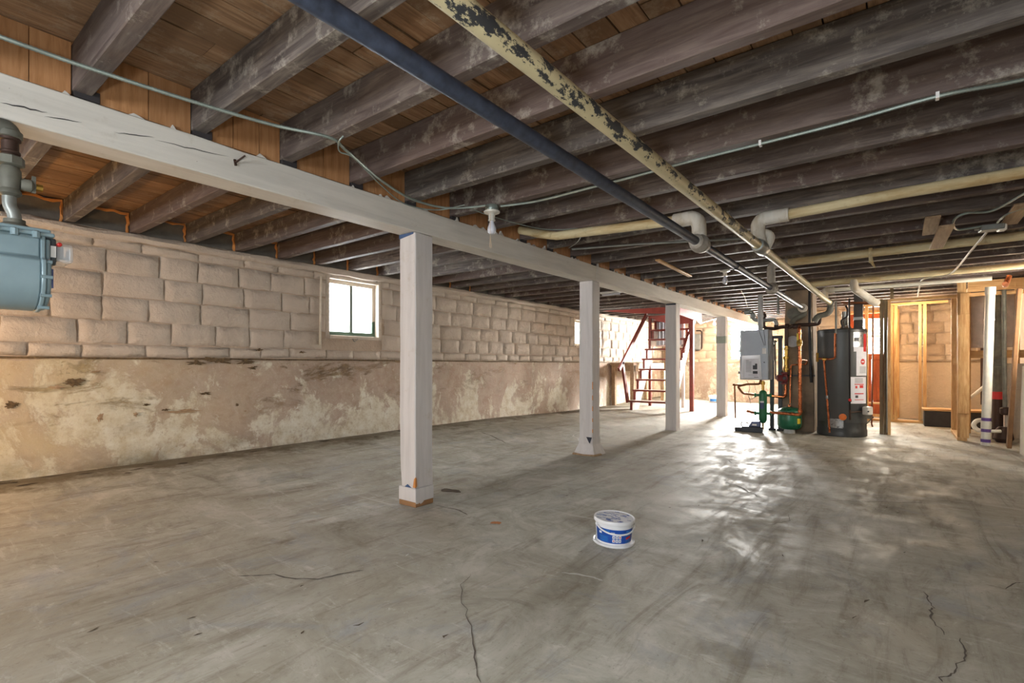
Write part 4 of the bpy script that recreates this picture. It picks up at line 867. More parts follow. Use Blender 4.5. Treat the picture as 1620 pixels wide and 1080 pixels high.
# iron header, galvanised elbows, gas line
t = thing('iron_header', (-1.3, 8.40, 1.4), 'dark iron header pipe with tees crossing in front of the chimney', 'pipe')
m = MB(); m.tube(fillet([Q(1208, 495, 8.38), Q(1208, 519, 8.38), Q(1226, 520, 8.38), Q(1236, 517, 8.38), Q(1252, 517, 8.38)], .05), .026, 12)
m.tube(fillet([Q(1252, 516, 8.38), Q(1262, 514, 8.38), Q(1287, 513, 8.38), Q(1296, 512, 8.38), Q(1297, 500, 8.38)], .05), .026, 12); m.build('header', MT['rust'], t)
for px, py in ((1228, 517), (1245, 516), (1258, 516)): m = MB(); ring(m, Q(px, py, 8.38), (1, 0, 0), .027, .038, .055, 12); m.build('tee_fitting', MT['rust'], t)
m = MB(); m.lathe([(.03, 0), (.04, .01), (.045, .03), (.03, .06)], Q(1208, 503, 8.38), (0, 0, 1), 14); m.build('tee_fitting', MT['rust'], t)
m = MB(); m.tube([Q(1244, 517, 8.38), Q(1244, 547, 8.38)], .024, 10); m.build('drop', MT['rust'], t)
t = thing('galvanised_pipe', (-1.8, 8.3, 1.6), 'grey galvanised pipe with elbows behind the boiler vent', 'pipe')
m = MB(); m.tube(fillet([Q(1180, 494, 8.33), Q(1190, 493, 8.33), Q(1192, 506, 8.33), Q(1205, 507, 8.35), Q(1226, 505, 8.37), Q(1229, 514, 8.38)], .05), .028, 12)
m.lathe([(.03, -.05), (.046, -.03), (.046, .03), (.03, .05)], Q(1183, 493, 8.33), (1, 0, 0), 14); m.lathe([(.03, -.04), (.04, -.03), (.04, .03), (.03, .04)], Q(1191, 500, 8.33), (0, 0, 1), 14); m.build('elbow_run', MT['galv'], t)
m = MB(); m.tube([Q(1231, 497, 8.36), Q(1231, 462, 8.36)], .017, 8); m.tube(fillet([Q(1231, 478, 8.36), Q(1228, 477, 8.36), Q(1200, 478, 8.36)], .03), .012, 8); m.build('riser', MT['galv'], t)
t = pipe('gas_drop', fillet([Q(1281, 462, 8.56)+Vector((0, 0, .10)), Q(1281, 462, 8.56), Q(1281, 530, 8.56), Q(1283.5, 605, 8.56)], .02), .02, MT['black'], 'thin black gas drop in front of the chimney corner')
# copper work
def cop(name, runs, label, r=.017, mat='copper', fits=()):
    t = thing(name, runs[0][0], label, 'pipe')
    for q in runs: MB().tube(fillet(q, .03), r, 10).build('pipe_run', MT[mat], t)
    for p, ax in fits: m = MB(); ring(m, p, ax, r, r*1.35, .035, 12); m.build('fitting', MT[mat], t)
    return t
t = cop('copper_riser', [[Q(1264.5, 515, 8.345), Q(1264.5, 519, 8.10), Q(1265, 560, 8.09), Q(1265.5, 600, 8.09), Q(1266, 656, 8.09), Q(1219, 652, 8.21)]], 'tall copper riser in front of the chimney turning along to the green separator', .022, 'copper', [(Q(1265, 571, 8.09), (0, 0, 1)), (Q(1266, 650, 8.09), (0, 0, 1)), (Q(1264.6, 527, 8.095), (0, 0, 1))])
m = MB(); m.lathe([(.022, -.05), (.034, -.04), (.034, -.01), (.04, 0), (.034, .02), (.03, .04), (.022, .05)], Q(1264.7, 542, 8.095), (0, 0, 1), 14); m.build('valve', MT['brass'], t)
m = MB(); m.box(Q(1260.5, 538, 8.06)-Vector((0, .005, 0)), Q(1263, 527, 8.06)+Vector((0, .005, 0))); m.build('yellow_lever', MT['yellow'], t, False)
cop('copper_branch', [[Q(1250, 638, 8.36), Q(1250, 600, 8.40), Q(1251, 577, 8.44), Q(1276, 576, 8.44), Q(1277, 570, 8.40), Q(1268, 569, 8.12)]], 'thin copper branch looping across the chimney down to the tank', .010, 'copper')
t = thing('circulator_pump', Q(1241, 600, 8.42), 'maroon cast circulator pump between yellowed brass flanges', 'pump')
m = MB(); c = Q(1241, 598, 8.42); m.lathe([(.03, -.09), (.05, -.085), (.05, -.07), (.03, -.065), (.045, -.04), (.055, 0), (.045, .04), (.03, .065), (.05, .07), (.05, .085), (.03, .09)], c, (0, 0, 1), 18); m.build('volute', MT['circ'], t)
m = MB(); m.lathe([(.05, .02), (.05, .09), (.042, .10)], c, (-.9, -.4, 0), 16); m.build('motor', MT['circ'], t)
m = MB(); m.lathe([(.026, 0), (.022, .02)], c+Vector((.01, -.05, 0)), (0, -1, 0), 12); m.build('cap', MT['pumpblack'], t)
m = MB(); m.tube([Q(1243.5, 588, 8.42), Q(1243.8, 547, 8.42)], .025, 12); ring(m, Q(1243.5, 584, 8.42), (0, 0, 1), .025, .04, .03); ring(m, Q(1243.7, 566, 8.42), (0, 0, 1), .025, .038, .05); ring(m, Q(1243.8, 552, 8.42), (0, 0, 1), .025, .034, .02); m.build('upper_flange', MT['brass'], t)
m = MB(); m.tube(fillet([Q(1243, 608, 8.42), Q(1243, 624, 8.42), Q(1240, 628, 8.40), Q(1217, 626, 8.24)], .04), .02, 10); m.build('lower_elbow', MT['copper'], t)
t = thing('hydraulic_separator', Q(1208, 668, 8.2), 'green upright cylinder with four ports beneath the grey boiler', 'separator')
c = Q(1207, 643, 8.2); m = MB(); m.lathe([(.02, -.245), (.035, -.235), (.052, -.20), (.055, -.16), (.055, .19), (.05, .22), (.03, .24), (.015, .245)], c, (0, 0, 1), 20); m.build('body', MT['green'], t)
for s, dz in ((-1, .17), (1, .17), (-1, -.10), (1, -.10)):
    m = MB(); m.tube([c+Vector((0, 0, dz)), c+Vector((.115*s, .02*s, dz))], .02, 10); ring(m, c+Vector((.10*s, .018*s, dz)), (1, .2, 0), .02, .032, .03); m.build('port', MT['green'], t)
m = MB(); m.patch((c.x, c.y), .0555, -2.1, -1.15, c.z-.03, c.z+.06); m.build('blue_label', MT['pumpblue'], t)
m = MB(); m.patch((c.x, c.y), .0555, -2.1, -1.15, c.z+.062, c.z+.085); m.build('pale_label', MT['paper'], t)
m = MB(); m.tube([c+Vector((0, 0, -.24)), c+Vector((0, 0, -.33)), c+Vector((-.02, -.02, -.36))], .012, 8); m.lathe([(.012, 0), (.02, .01), (.02, .03), (.01, .04)], c+Vector((-.02, -.02, -.385)), (0, 0, 1), 10); m.build('drain_cock', MT['brass'], t)
m = MB(); m.tube([c+Vector((0, 0, .235)), Q(1207, 602, 8.2)], .018, 10); ring(m, Q(1207, 606, 8.2), (0, 0, 1), .02, .03, .05); m.build('top_nipple', MT['brass'], t)
cop('bronze_pipe', [[c+Vector((-.11, -.02, .17)), Q(1175, 622, 8.18), Q(1167, 611, 8.18), Q(1182, 607.5, 8.2), Q(1202, 607.5, 8.22), Q(1204, 600, 8.24)]], 'bronze-coloured pipe bending below the boiler to the green separator', .016, 'bronze')
cop('relief_pipe', [[Q(1178, 609.5, 8.2), Q(1162, 608.5, 8.2), Q(1163.5, 661, 8.2)]], 'thin brown relief pipe dropping towards the floor beside the last post', .012, 'bronze', [(Q(1161, 608.5, 8.2), (1, 0, 0))])
cop('copper_stub', [[c+Vector((-.11, -.02, -.10)), Q(1181, 649.5, 8.15)]], 'short capped copper stub left of the green separator', .020, 'copper')
cable('control_wire', [Q(1181, 601, 8.25), Q(1186, 612, 8.2), Q(1184, 624, 8.2), Q(1187, 636, 8.17), Q(1188, 652, 8.12), Q(1193, 664, 8.08)], .0035, MT['darkwire'], 'dark control wire hanging from the boiler to the floor pump', cat='wire')
cable('control_wire', [Q(1193, 603, 8.25), Q(1195, 614, 8.2), Q(1198, 625, 8.12), Q(1188, 631, 8.15), Q(1184, 627, 8.2)], .0035, MT['darkwire'], 'dark wire looping between the boiler and the green separator', cat='wire')
t = thing('expansion_tank', P(1249, 680, y=8.34), 'squat green expansion tank at the foot of the chimney', 'tank')
c = P(1249, 660, y=8.34); c.z = 0; m = MB(); m.lathe([(.06, .055), (.12, .065), (.152, .10), (.158, .13), (.158, .18), (.161, .20), (.158, .22), (.158, .30), (.15, .335), (.10, .372), (.02, .385)], c, (0, 0, 1), 30); m.build('shell', MT['tank'], t)
m = MB(); m.lathe([(.075, .0), (.07, .06)], c, (0, 0, 1), 18); m.build('base_ring', MT['greypvc'], t)
m = MB(); m.lathe([(.02, .38), (.022, .40), (.014, .42)], c, (0, 0, 1), 10); m.build('nipple', MT['copper'], t)
m = MB(); m.patch((c.x, c.y), .159, -.75, -.35, .15, .225); m.build('yellow_sticker', MT['yellow'], t)
t = thing('condensate_pump', P(1190, 684, z=0), 'blue and black condensate pump on the floor under the green separator', 'pump')
c = P(1190, 683, z=0); R = Matrix.Rotation(.12, 4, 'Z'); T_ = Matrix.Translation((c.x, c.y+.0, 0)) @ R
m = MB(); m.box((-.14, -.07, .0), (.14, .07, .085), T_); m.build('tank', MT['pumpblack'], t, False, .008)
m = MB(); m.add([T_ @ Vector(v) for v in [(-.05, -.06, .085), (.115, -.06, .085), (.115, .06, .085), (-.05, .06, .085), (.0, -.05, .16), (.11, -.05, .17), (.11, .05, .17), (.0, .05, .16)]], [(3, 2, 1, 0), (4, 5, 6, 7), (0, 1, 5, 4), (1, 2, 6, 5), (2, 3, 7, 6), (3, 0, 4, 7)]); m.build('motor_cover', MT['pumpblue'], t, False, .008)
m = MB(); a = T_ @ Vector((.035, -.062, .115)); m.cbox(a, (.06, .006, .022), R.to_3x3()); m.build('badge', MT['white'], t, False)
m = MB(); m.tube(spline([T_ @ Vector(v) for v in [(-.05, .02, .12), (-.13, .02, .15), (-.15, .0, .10), (-.13, -.03, .09)]], 5), .006, 6); m.build('hose', MT['pumpblack'], t)
t = thing('floor_tray', P(1169, 683, z=0), 'small dark metal tray on the floor beside the condensate pump', 'tray')
c = P(1170, 682, z=0); m = MB(); m.box((c.x-.07, c.y, 0), (c.x+.035, c.y+.10, .055)); m.build('tray', MT['strut'], t, False, .004)
m = MB(); m.box((c.x-.06, c.y+.01, .052), (c.x+.025, c.y+.09, .060)); m.build('insert', MT['galv'], t, False)

# ------------------------------------------------------------------ water heater
HX, HYc, HR = -.672, 8.60, .30
t = thing('water_heater', (HX, HYc, 0), 'tall dark grey gas water heater beside the chimney', 'water heater')
m = MB(); m.lathe([(HR-.01, .0), (HR+.004, .01), (HR+.004, .09), (HR-.002, .10), (HR-.002, .20)], (HX, HYc, 0), (0, 0, 1), 40); m.build('base_skirt', MT['heatertrim'], t)
m = MB(); m.lathe([(HR-.002, .20), (HR, .205), (HR, 1.46)], (HX, HYc, 0), (0, 0, 1), 48); m.build('jacket', MT['heater'], t)
m = MB(); m.lathe([(HR+.004, 1.45), (HR+.004, 1.49), (HR-.015, 1.505), (.05, 1.52), (.0, 1.52)], (HX, HYc, 0), (0, 0, 1), 48, False); m.build('lid', MT['heatertrim'], t)
ac = math.atan2(-HYc, -HX)
def ang(px): return ac+math.asin(max(-.99, min(.99, (px-1330)/33.5)))
def hz(py): return 1+(577-py)/796*6.95
def lbl(name, px0, px1, py0, py1, mat, r=HR+.001, th=.002, par=None):
    m = MB(); m.patch((HX, HYc), r, ang(px0), ang(px1), hz(py1), hz(py0), 8, th); return m.build(name, mat, par or t)
lbl('silver_label', 1345, 1362.5, 524, 549, MT['foil']); l_ = lbl('warning_label', 1349, 1362, 552, 594, MT['paper'])
lbl('chart_print', 1346, 1352, 534, 540, MT['darkprint'], HR+.0035)
lbl('white_strip', 1345.5, 1362, 549, 556, MT['paper']); lbl('red_strip', 1358, 1361.5, 528, 556, MT['red'], HR+.0035, .001)
q = lbl('warning_label', 1341.5, 1361.3, 596, 638, MT['paper'])
for py, h_ in ((607, 1.4), (621.5, 1.6), (631.5, .9)): lbl('red_rule', 1346.5, 1358, py, py+h_, MT['red'], HR+.004, .001)
lbl('symbol_print', 1353, 1357.5, 609, 613.5, MT['red'], HR+.004, .001); lbl('symbol_print', 1347.5, 1350, 610, 614, MT['red'], HR+.004, .001); lbl('symbol_print', 1347.5, 1351, 625, 629, MT['darkprint'], HR+.004, .001)
for k in range(5): lbl('text_line', 1347, 1357, 598+1.7*k, 598.7+1.7*k, MT['print'], HR+.004, .001)
for k in range(5): lbl('text_line', 1353, 1361, 580+2.2*k, 580.8+2.2*k, MT['print'], HR+.0035, .001)
m = MB(); a = ang(1357); m.lathe([(.042, 0), (.042, .002)], (HX+math.cos(a)*(HR+.003), HYc+math.sin(a)*(HR+.003), hz(572)), (math.cos(a), math.sin(a), 0), 8); m.build('stop_symbol', MT['red'], t)
m = MB(); m.patch((HX, HYc), HR+.0055, a-.08, a+.08, hz(572)-.008, hz(572)+.008, 3, .001); m.build('symbol_lettering', MT['white'], t)
lbl('rating_plate', 1312, 1332.5, 663, 677.5, MT['foil']); lbl('access_door', 1332.5, 1335, 663, 678, MT['heatertrim'])
m = MB(); a = ang(1331.5); m.lathe([(.046, 0), (.044, .012), (.02, .016)], (HX+math.cos(a)*(HR+.001), HYc+math.sin(a)*(HR+.001), hz(659.5)), (math.cos(a), math.sin(a), 0), 20); m.build('orange_cap', MT['orange'], t)
a = ang(1358); c = Vector((HX+math.cos(a)*(HR+.035), HYc+math.sin(a)*(HR+.035), hz(650)))
m = MB(); m.cbox(c+Vector((.02, -.02, .01)), (.12, .08, .115), Matrix.Rotation(a+PI/2, 3, 'Z')); m.build('gas_valve', MT['valve'], t, False, .018, 3)
m = MB(); m.lathe([(.012, 0), (.01, .01)], c+Vector((.03, -.075, .005)), (0, -1, 0), 10); m.build('knob', MT['pumpblack'], t)
m = MB(); m.cbox(c+Vector((.03, -.02, -.075)), (.06, .05, .05)); m.tube(spline([c+Vector((.05, -.04, -.05)), c+Vector((.085, -.045, -.07)), c+Vector((.06, -.04, -.10)), c+Vector((.0, -.02, -.18))], 5), .007, 6); m.build('valve_fitting', MT['castiron'], t)
hf = HYc-HR
g_ = [P(1344, 476, y=8.22), P(1344, 650, y=8.22), ]
m = MB(); m.tube([P(1343.5, 472, y=8.22), P(1344.5, 650, y=8.22)], .011, 8); ring(m, P(1344.5, 634, y=8.22), (0, 0, 1), .012, .02, .03); m.build('gas_pipe', MT['black'], t)
m = MB(); m.tube([P(1344.5, 648, y=8.22), P(1345, 664, y=8.22)], .013, 8); m.tube([P(1344.5, 652, y=8.22), c+Vector((-.03, -.02, 0))], .010, 8); m.build('drip_leg', MT['rust'], t)
m = MB(); m.lathe([(.008, 0), (.02, .006), (.02, .016), (.012, .02)], P(1344.5, 633, y=8.215), (0, -1, .5), 10); m.build('red_cock', MT['red'], t)
m = MB(); p0 = P(1338, 522, y=8.6); m.lathe([(.075, 0), (.055, .03), (.05, .05), (.05, .24)], (p0.x, 8.6, 1.52), (0, 0, 1), 20); m.build('draft_hood', MT['flue'], t)
m = MB(); m.tube(spline([P(1336, 522, y=8.45), P(1331, 508, y=8.4), P(1340, 500, y=8.4), P(1341, 490, y=8.4), P(1338, 484, y=8.45)], 6), .012, 8); m.build('flex_hose', MT['strut'], t)
m = MB(); m.tube([P(1322.5, 476, y=8.35), P(1322.5, 528, y=8.30)], .013, 8); m.build('cold_feed', MT['galv'], t)
m = MB(); m.tube(fillet([P(1321, 527, y=8.27), P(1321, 566, y=8.27), P(1314, 568, y=8.25), P(1296, 567, y=8.28)], .03), .013, 8); m.build('copper_tail', MT['copper'], t)
m = MB(); ring(m, P(1304, 568, y=8.26), (1, 0, 0), .014, .024, .05); m.tube([P(1293, 572, y=8.3), P(1293, 558, y=8.3)], .018, 8); m.build('brass_fitting', MT['brass'], t)
m = MB(); m.tube([P(1303.5, 570, y=8.24), P(1308, 625, y=8.22), P(1312.5, 684, y=8.20)], .013, 8); m.build('overflow_tube', MT['copper'], t)
m = MB(); ring(m, P(1308.3, 628, y=8.218), (0, 0, 1), .013, .0145, .045); m.build('tube_tag', MT['foil'], t)
t = thing('vent_duct', P(1358, 520, y=8.75), 'dark square vent duct standing up behind the water heater', 'duct')
a = P(1358, 500, y=8.97); m = MB(); m.box((a.x-.055, 8.925, 1.40), (a.x+.055, 9.025, 2.128)); m.build('duct', MT['curb'], t, False, .004)
m = MB(); m.box((a.x-.06, 8.92, 1.66), (a.x+.06, 9.03, 1.70)); m.build('joint_band', MT['galv'], t, False)
t = thing('gas_riser', P(1366.5, 655, y=8.9), 'brown gas riser with a yellow lever right of the water heater', 'pipe')
m = MB(); m.tube([P(1366, 680, y=8.9), P(1366.5, 540, y=8.9)], .014, 8); m.build('pipe_run', MT['dullcopper'], t)
m = MB(); m.box(P(1364.5, 556, y=8.87)-Vector((0, .01, 0)), P(1368.5, 543, y=8.87)+Vector((0, .01, 0))); m.build('yellow_lever', MT['yellow'], t, False, .003)
m = MB(); ring(m, P(1366.5, 541, y=8.88), (0, 0, 1), .014, .03, .035); m.build('valve_body', MT['brass'], t)
pipe('copper_drop', fillet([P(1374, 473, y=8.6), P(1381.5, 471, y=8.6), P(1381, 560, y=8.6), P(1379, 671, y=8.6), P(1380.5, 675, y=8.6)], .02), .010, MT['dullcopper'], 'thin brown copper pipe hanging alone between the heater and the dark studs', n=8)

# ------------------------------------------------------------------ gas meter
t = thing('gas_meter', (-2.75, .33, 1.22), 'pale blue-grey gas meter hanging from pipes below the beam', 'gas meter')
def prof(s, k=1.0):
    """outline in X-Z: flat upper box over a round-bellied lower body"""
    pts = []
    for i in range(13):
        a = PI+PI*i/12; pts.append((math.cos(a)*.135*s, .115+math.sin(a)*.115*s))
    pts += [(.135*s, .19), (.115*s, .2), (.115*s, .285*k), (-.115*s, .285*k), (-.115*s, .2), (-.135*s, .19)]
    return pts
def mprism(name, s, y0, y1, mat, k=1.0, bev=.006):
    m = MB(); m.prism([(-2.75+x, y0, 1.215+z) for x, z in prof(s, k)], (0, y1-y0, 0)); return m.build(name, mat, t, True, bev, 2)
mprism('body', 1.0, .16, .425, MT['meter']); mprism('front_flange', 1.04, .425, .440, MT['meter'], 1.01, .004); mprism('front_cover', .96, .440, .456, MT['meter'], .97); mprism('rear_flange', 1.04, .145, .16, MT['meter'], 1.01, .004)
m = MB(); m.box((-2.885, .13, 1.497), (-2.615, .465, 1.512)); m.box((-2.875, .14, 1.512), (-2.625, .455, 1.526)); m.build('top_flange', MT['meter'], t, False, .005, 2)
for k in range(5):
    y = .17+.06*k; m = MB(); m.lathe([(.012, -.012), (.012, .012), (.006, .016)], (-2.612, y, 1.497), (0, 0, 1), 8); m.build('bolt', MT['meter'], t)
for x, z in ((-2.615, 1.40), (-2.606, 1.34), (-2.625, 1.27), (-2.67, 1.226)):
    m = MB(); m.lathe([(.007, -.017), (.007, .017)], (x-.006, .440, z), (0, 1, 0), 8); m.build('bolt', MT['meter'], t)
m = MB(); m.lathe([(.05, 0), (.045, .012), (.032, .02), (.032, .034)], (-2.70, .362, 1.524), (0, 0, 1), 16); m.build('swivel', MT['castiron'], t)
ix = MB(); ix.box((-2.80, .456, 1.395), (-2.655, .475, 1.50)); ix.build('index_plate', MT['meterd'], t, False, .004)
m = MB(); m.box((-2.795, .475, 1.41), (-2.66, .530, 1.487)); m.build('index_cover', MT['clear'], t, False, .012, 2)
m = MB(); m.box((-2.78, .476, 1.425), (-2.67, .50, 1.475)); m.box((-2.76, .50, 1.435), (-2.70, .524, 1.44)); m.build('dial_block', MT['meterd'], t, False, .003)
m = MB(); m.box((-2.74, .520, 1.425), (-2.68, .524, 1.47)); m.build('counter_card', MT['paper'], t, False)
m = MB(); m.lathe([(.008, 0), (.008, .02), (.004, .024)], (-2.662, .483, 1.478), (1, 0, 0), 10); m.build('red_button', MT['red'], t)
m = MB(); m.box((-2.656, .458, 1.425), (-2.652, .474, 1.47)); m.build('white_sticker', MT['white'], t, False)
m = MB(); m.box((-2.63, .456, 1.30), (-2.628, .462, 1.375)); m.build('rating_plate', MT['pumpblue'], t, False)
g = thing('meter_riser', (-2.70, .362, 1.56), 'grey gas pipe with elbow and shut-off cock rising above the blue-grey meter', 'pipe')
m = MB(); m.tube(fillet([(-2.70, .362, 1.545), (-2.70, .362, 1.58), (-2.705, .348, 1.61), (-2.705, .348, 1.66)], .03), .021, 14); m.build('offset_bend', MT['galv'], g)
m = MB(); m.lathe([(.022, 0), (.034, .01), (.034, .02), (.028, .03), (.033, .06), (.033, .10), (.026, .115)], (-2.705, .350, 1.645), (0, 0, 1), 18); m.build('cock_body', MT['castiron'], g)
m = MB(); m.lathe([(.02, 0), (.024, .01), (.024, .03), (.012, .04)], (-2.70, .378, 1.70), (0, 1, 0), 12); m.box((-2.706, .410, 1.675), (-2.694, .422, 1.74)); m.build('cock_key', MT['castiron'], g)
m = MB(); m.lathe([(.014, 0), (.014, .02)], (-2.70, .422, 1.70), (0, 1, 0), 8); m.build('brass_nut', MT['brass'], g)
m = MB(); m.lathe([(.030, 0), (.042, .004), (.042, .034), (.03, .04)], (-2.705, .350, 1.762), (0, 0, 1), 8); m.build('union_nut', MT['castiron'], g)
m = MB(); m.tube([(-2.705, .350, 1.80), (-2.705, .350, 1.865)], .026, 14); m.lathe([(.026, 0), (.031, .004), (.031, .012), (.026, .016)], (-2.705, .350, 1.805), (0, 0, 1), 16); m.lathe([(.026, 0), (.032, .004), (.032, .014), (.026, .018)], (-2.705, .350, 1.855), (0, 0, 1), 16); m.build('nipple', MT['rust'], g)
m = MB(); m.tube(fillet([(-2.705, .350, 1.862), (-2.705, .350, 1.905), (-2.705, .25, 1.905)], .05, 8), .031, 16); m.lathe([(.031, 0), (.037, .004), (.037, .024), (.031, .03)], (-2.705, .350, 1.868), (0, 0, 1), 16); m.build('elbow', MT['castiron'], g)
m = MB(); m.tube([(-2.705, .26, 1.905), (-2.705, -.9, 1.905), (-2.705, YN+.01, 1.905)], .025, 12); m.build('supply_pipe', MT['castiron'], g)
pipe('second_riser', [(-2.71, .245, 1.53), (-2.71, .245, 1.90)], .022, MT['castiron'], 'darker second pipe standing beside the meter riser')

# ------------------------------------------------------------------ near pail
c = P(970.5, 857, z=0); c.z = 0
t = thing('paint_pail', c, 'blue and white lidded plastic pail standing on a white lid on the open floor', 'pail')
H_ = .143
TL = Matrix.Translation(c) @ Matrix.Rotation(math.radians(2.5), 4, 'Y') @ Matrix.Translation((0, 0, .004)) @ Matrix.Rotation(-.42, 4, 'Z')
def tl(m): m.v = [TL @ v for v in m.v]; return m
m = MB(); m.lathe([(.098, 0), (.112, 0), (.116, .004), (.116, .010), (.112, .014), (.106, .010), (.10, .012), (.0, .012)], (0, 0, 0), (0, 0, 1), 44, False); tl(m).build('base_lid', MT['pail'], t)
m = MB(); m.lathe([(.0955, .012), (.096, .02), (.1045, .122), (.1065, .124)], (0, 0, 0), (0, 0, 1), 48); tl(m).build('tub', MT['pail'], t)
m = MB(); m.lathe([(.105, .118), (.112, .120), (.1145, .124), (.1145, .138), (.112, .1425), (.107, .143), (.104, .139), (.0, .139)], (0, 0, 0), (0, 0, 1), 48, False); tl(m).build('lid', MT['pail'], t)
def rz(z): return .0955+(.1045-.0955)*(z-.02)/.102
def wrap(name, a0, a1, z0, z1, mat, o=.0008, n=12, slant=0):
    m = MB(); vs = []; fs = []
    for i in range(n+1):
        a = a0+(a1-a0)*i/n
        for z in (z0, z1):
            zz = z+slant*(a-a0)
            for dd in (-.002, o): r = rz(zz)+dd; vs.append((math.cos(a)*r, math.sin(a)*r, zz))
    for i in range(n):
        p = i*4; q = p+4; fs += [(p+1, q+1, q+3, p+3), (p, p+2, q+2, q), (p+2, p+3, q+3, q+2), (p, q, q+1, p+1)]
    fs += [(0, 1, 3, 2), (n*4, n*4+2, n*4+3, n*4+1)]
    m.add(vs, fs); return tl(m).build(name, mat, t)
af = math.atan2(-c.y, -c.x)+.42       # the side facing the viewer, in the pail's own frame
wrap('label_band', af-1.22, af+1.40, .021, .098, MT['bblue'], n=30); wrap('label_band', af-3.1, af-1.6, .021, .098, MT['bblue'], n=16)
for k in range(3):
    for j in range(2): wrap('pictogram', af-.08+.175*k, af+.06+.175*k, .028+.021*j, .045+.021*j, MT['pail'], .0016, 3)
for k in range(3):
    for j in range(2): wrap('pictogram_mark', af-.04+.175*k, af+.02+.175*k, .033+.021*j, .040+.021*j, MT['lidprint'] if (k+j) % 3 else MT['red'], .0022, 2)
wrap('label_window', af-.17, af+.04, .070, .083, MT['pail'], .0016, 4); wrap('window_picture', af-.14, af+.01, .072, .076, MT['bblue'], .0022, 3)
wrap('red_logo', af+.72, af+1.06, .042, .054, MT['red'], .0016, 5, .02); wrap('logo_underline', af+.72, af+1.05, .034, .039, MT['blight'], .0016, 5, .02)
wrap('label_window', af-.9, af-.72, .066, .078, MT['pail'], .0016, 4)
for k in range(5): wrap('text_line', af-.86, af-.30-.05*(k % 2), .028+.0065*k, .0315+.0065*k, MT['blight'], .0016, 8)
wrap('light_stripe', af-.9, af-.25, .083, .092, MT['blight'], .0014, 8); wrap('light_stripe', af+.1, af+.6, .068, .078, MT['blight'], .0014, 8); wrap('light_stripe', af+.7, af+1.1, .083, .091, MT['blight'], .0014, 6); wrap('light_stripe', af+.66, af+1.1, .062, .065, MT['blight'], .0014, 6); wrap('light_stripe', af+.68, af+1.1, .024, .029, MT['blight'], .0014, 6)
random.seed(8)
for k in range(44):
    a = random.uniform(0, 6.28); r = .092*math.sqrt(random.random()); w2 = random.uniform(.010, .034); h2 = random.uniform(.003, .008); m = MB()
    m.cbox((math.cos(a)*r, math.sin(a)*r, .1394), (w2, h2, .0008), Matrix.Rotation(.5+random.uniform(-.1, .1), 3, 'Z')); tl(m).build('lid_print', MT['lidprint'] if k % 3 else MT['bblue'], t, False)
a0, a1 = af-1.05, af+1.62; pts = []
for i in range(25):
    s = i/24; a = a0+(a1-a0)*s; r = .112+.006*math.sin(PI*s); z = .112-.034*math.sin(PI*min(1, s*1.02))**.8 if s < 1 else .112
    pts.append((math.cos(a)*r, math.sin(a)*r, z))
m = MB(); vs = []
for p in pts:
    q = Vector(p); n_ = Vector((q.x, q.y, 0)).normalized()
    for dn, dz in ((-.0012, -.0042), (.0018, -.0042), (.0018, .0042), (-.0012, .0042)): vs.append(q+n_*dn+Vector((0, 0, dz)))
m.add(vs, [(i*4+j, i*4+(j+1) % 4, i*4+4+(j+1) % 4, i*4+4+j) for i in range(24) for j in range(4)]+[(0, 1, 2, 3), (96, 97, 98, 99)]); tl(m).build('handle', MT['pail'], t)
for a in (a0, a1):
    m = MB(); m.lathe([(.008, 0), (.008, .012), (.005, .014)], (math.cos(a)*.103, math.sin(a)*.103, .112), (math.cos(a), math.sin(a), 0), 10); tl(m).build('handle_lug', MT['pail'], t)

# far pail by the back wall
c = P(1130, 637, z=.05); c.z = fz(c.x, c.y)-.002
t = thing('far_pail', c, 'small white tub with blue print on the floor by the back wall', 'pail')
m = MB(); m.lathe([(.11, 0), (.125, .11), (.13, .125)], c, (0, 0, 1), 24); m.build('tub', MT['pail'], t)
m = MB(); m.lathe([(.132, .125), (.14, .13), (.14, .165), (.13, .172), (.0, .172)], c, (0, 0, 1), 24, False); m.build('lid', MT['pail'], t)
m = MB(); af2 = math.atan2(-c.y, -c.x); m.patch((c.x, c.y), .121, af2-.9, af2+.9, c.z+.03, c.z+.095); m.build('print_band', MT['blight'], t)

# ------------------------------------------------------------------ stairs
SX0, SX1, SY, RISE, RUN = -4.56, -3.63, 9.90, .222, .165
z0s = fz(-4.1, 10)+.0
st = thing('cellar_stairs', (-4.1, 9.95, 0), 'steep open cellar stairs with red-edged worn treads and red handrails', 'stairs')
for k in range(9):
    zt = .255+RISE*k; y = SY+RUN*k; inset = 0 if k == 0 else (.09 if k < 6 else .05)
    m = MB(); m.box((SX0+(.0 if k == 0 else .03), y-.012, zt-.038), (SX1, y+.20, zt-.004)); tr = m.build('tread', MT['treadred'], st, False, .004)
    m = MB(); m.box((SX0+.015+(.0 if k == 0 else .03), y+.004, zt-.005), (SX1-.015, y+.198, zt)); m.build('worn_top', MT['treadtop'], tr, False)
for x0, x1 in ((SX0+.05, SX0+.095), (SX1-.095, SX1-.05)):
    pts = [(x0, SY+.02, .0)]
    for k in range(9):
        zt = .255+RISE*k-.039; y = SY+RUN*k
        pts += [(x0, y+.02, zt), (x0, y+.02+RUN, zt)]
    pts += [(x0, SY+RUN*9+.03, 1.80), (x0, SY+.30, .0)]
    m = MB(); m.prism(pts, (x1-x0, 0, 0)); m.build('stringer', MT['stringer'], st, False)
    for k in range(9):
        zt = .255+RISE*k-.04; y = SY+RUN*k; zb = max(.0, zt-RISE+.04); m = MB(); m.box((x0-.002, y+.006, zb), (x1+.002, y+.022, zt)); m.build('riser_edge', MT['treadred'], st, False)
def sbar(name, p, q, w_, h_, mat=MT['treadred'], par=None): return MB().bar(p, q, w_, h_).build(name, mat, par or st, False, .005)
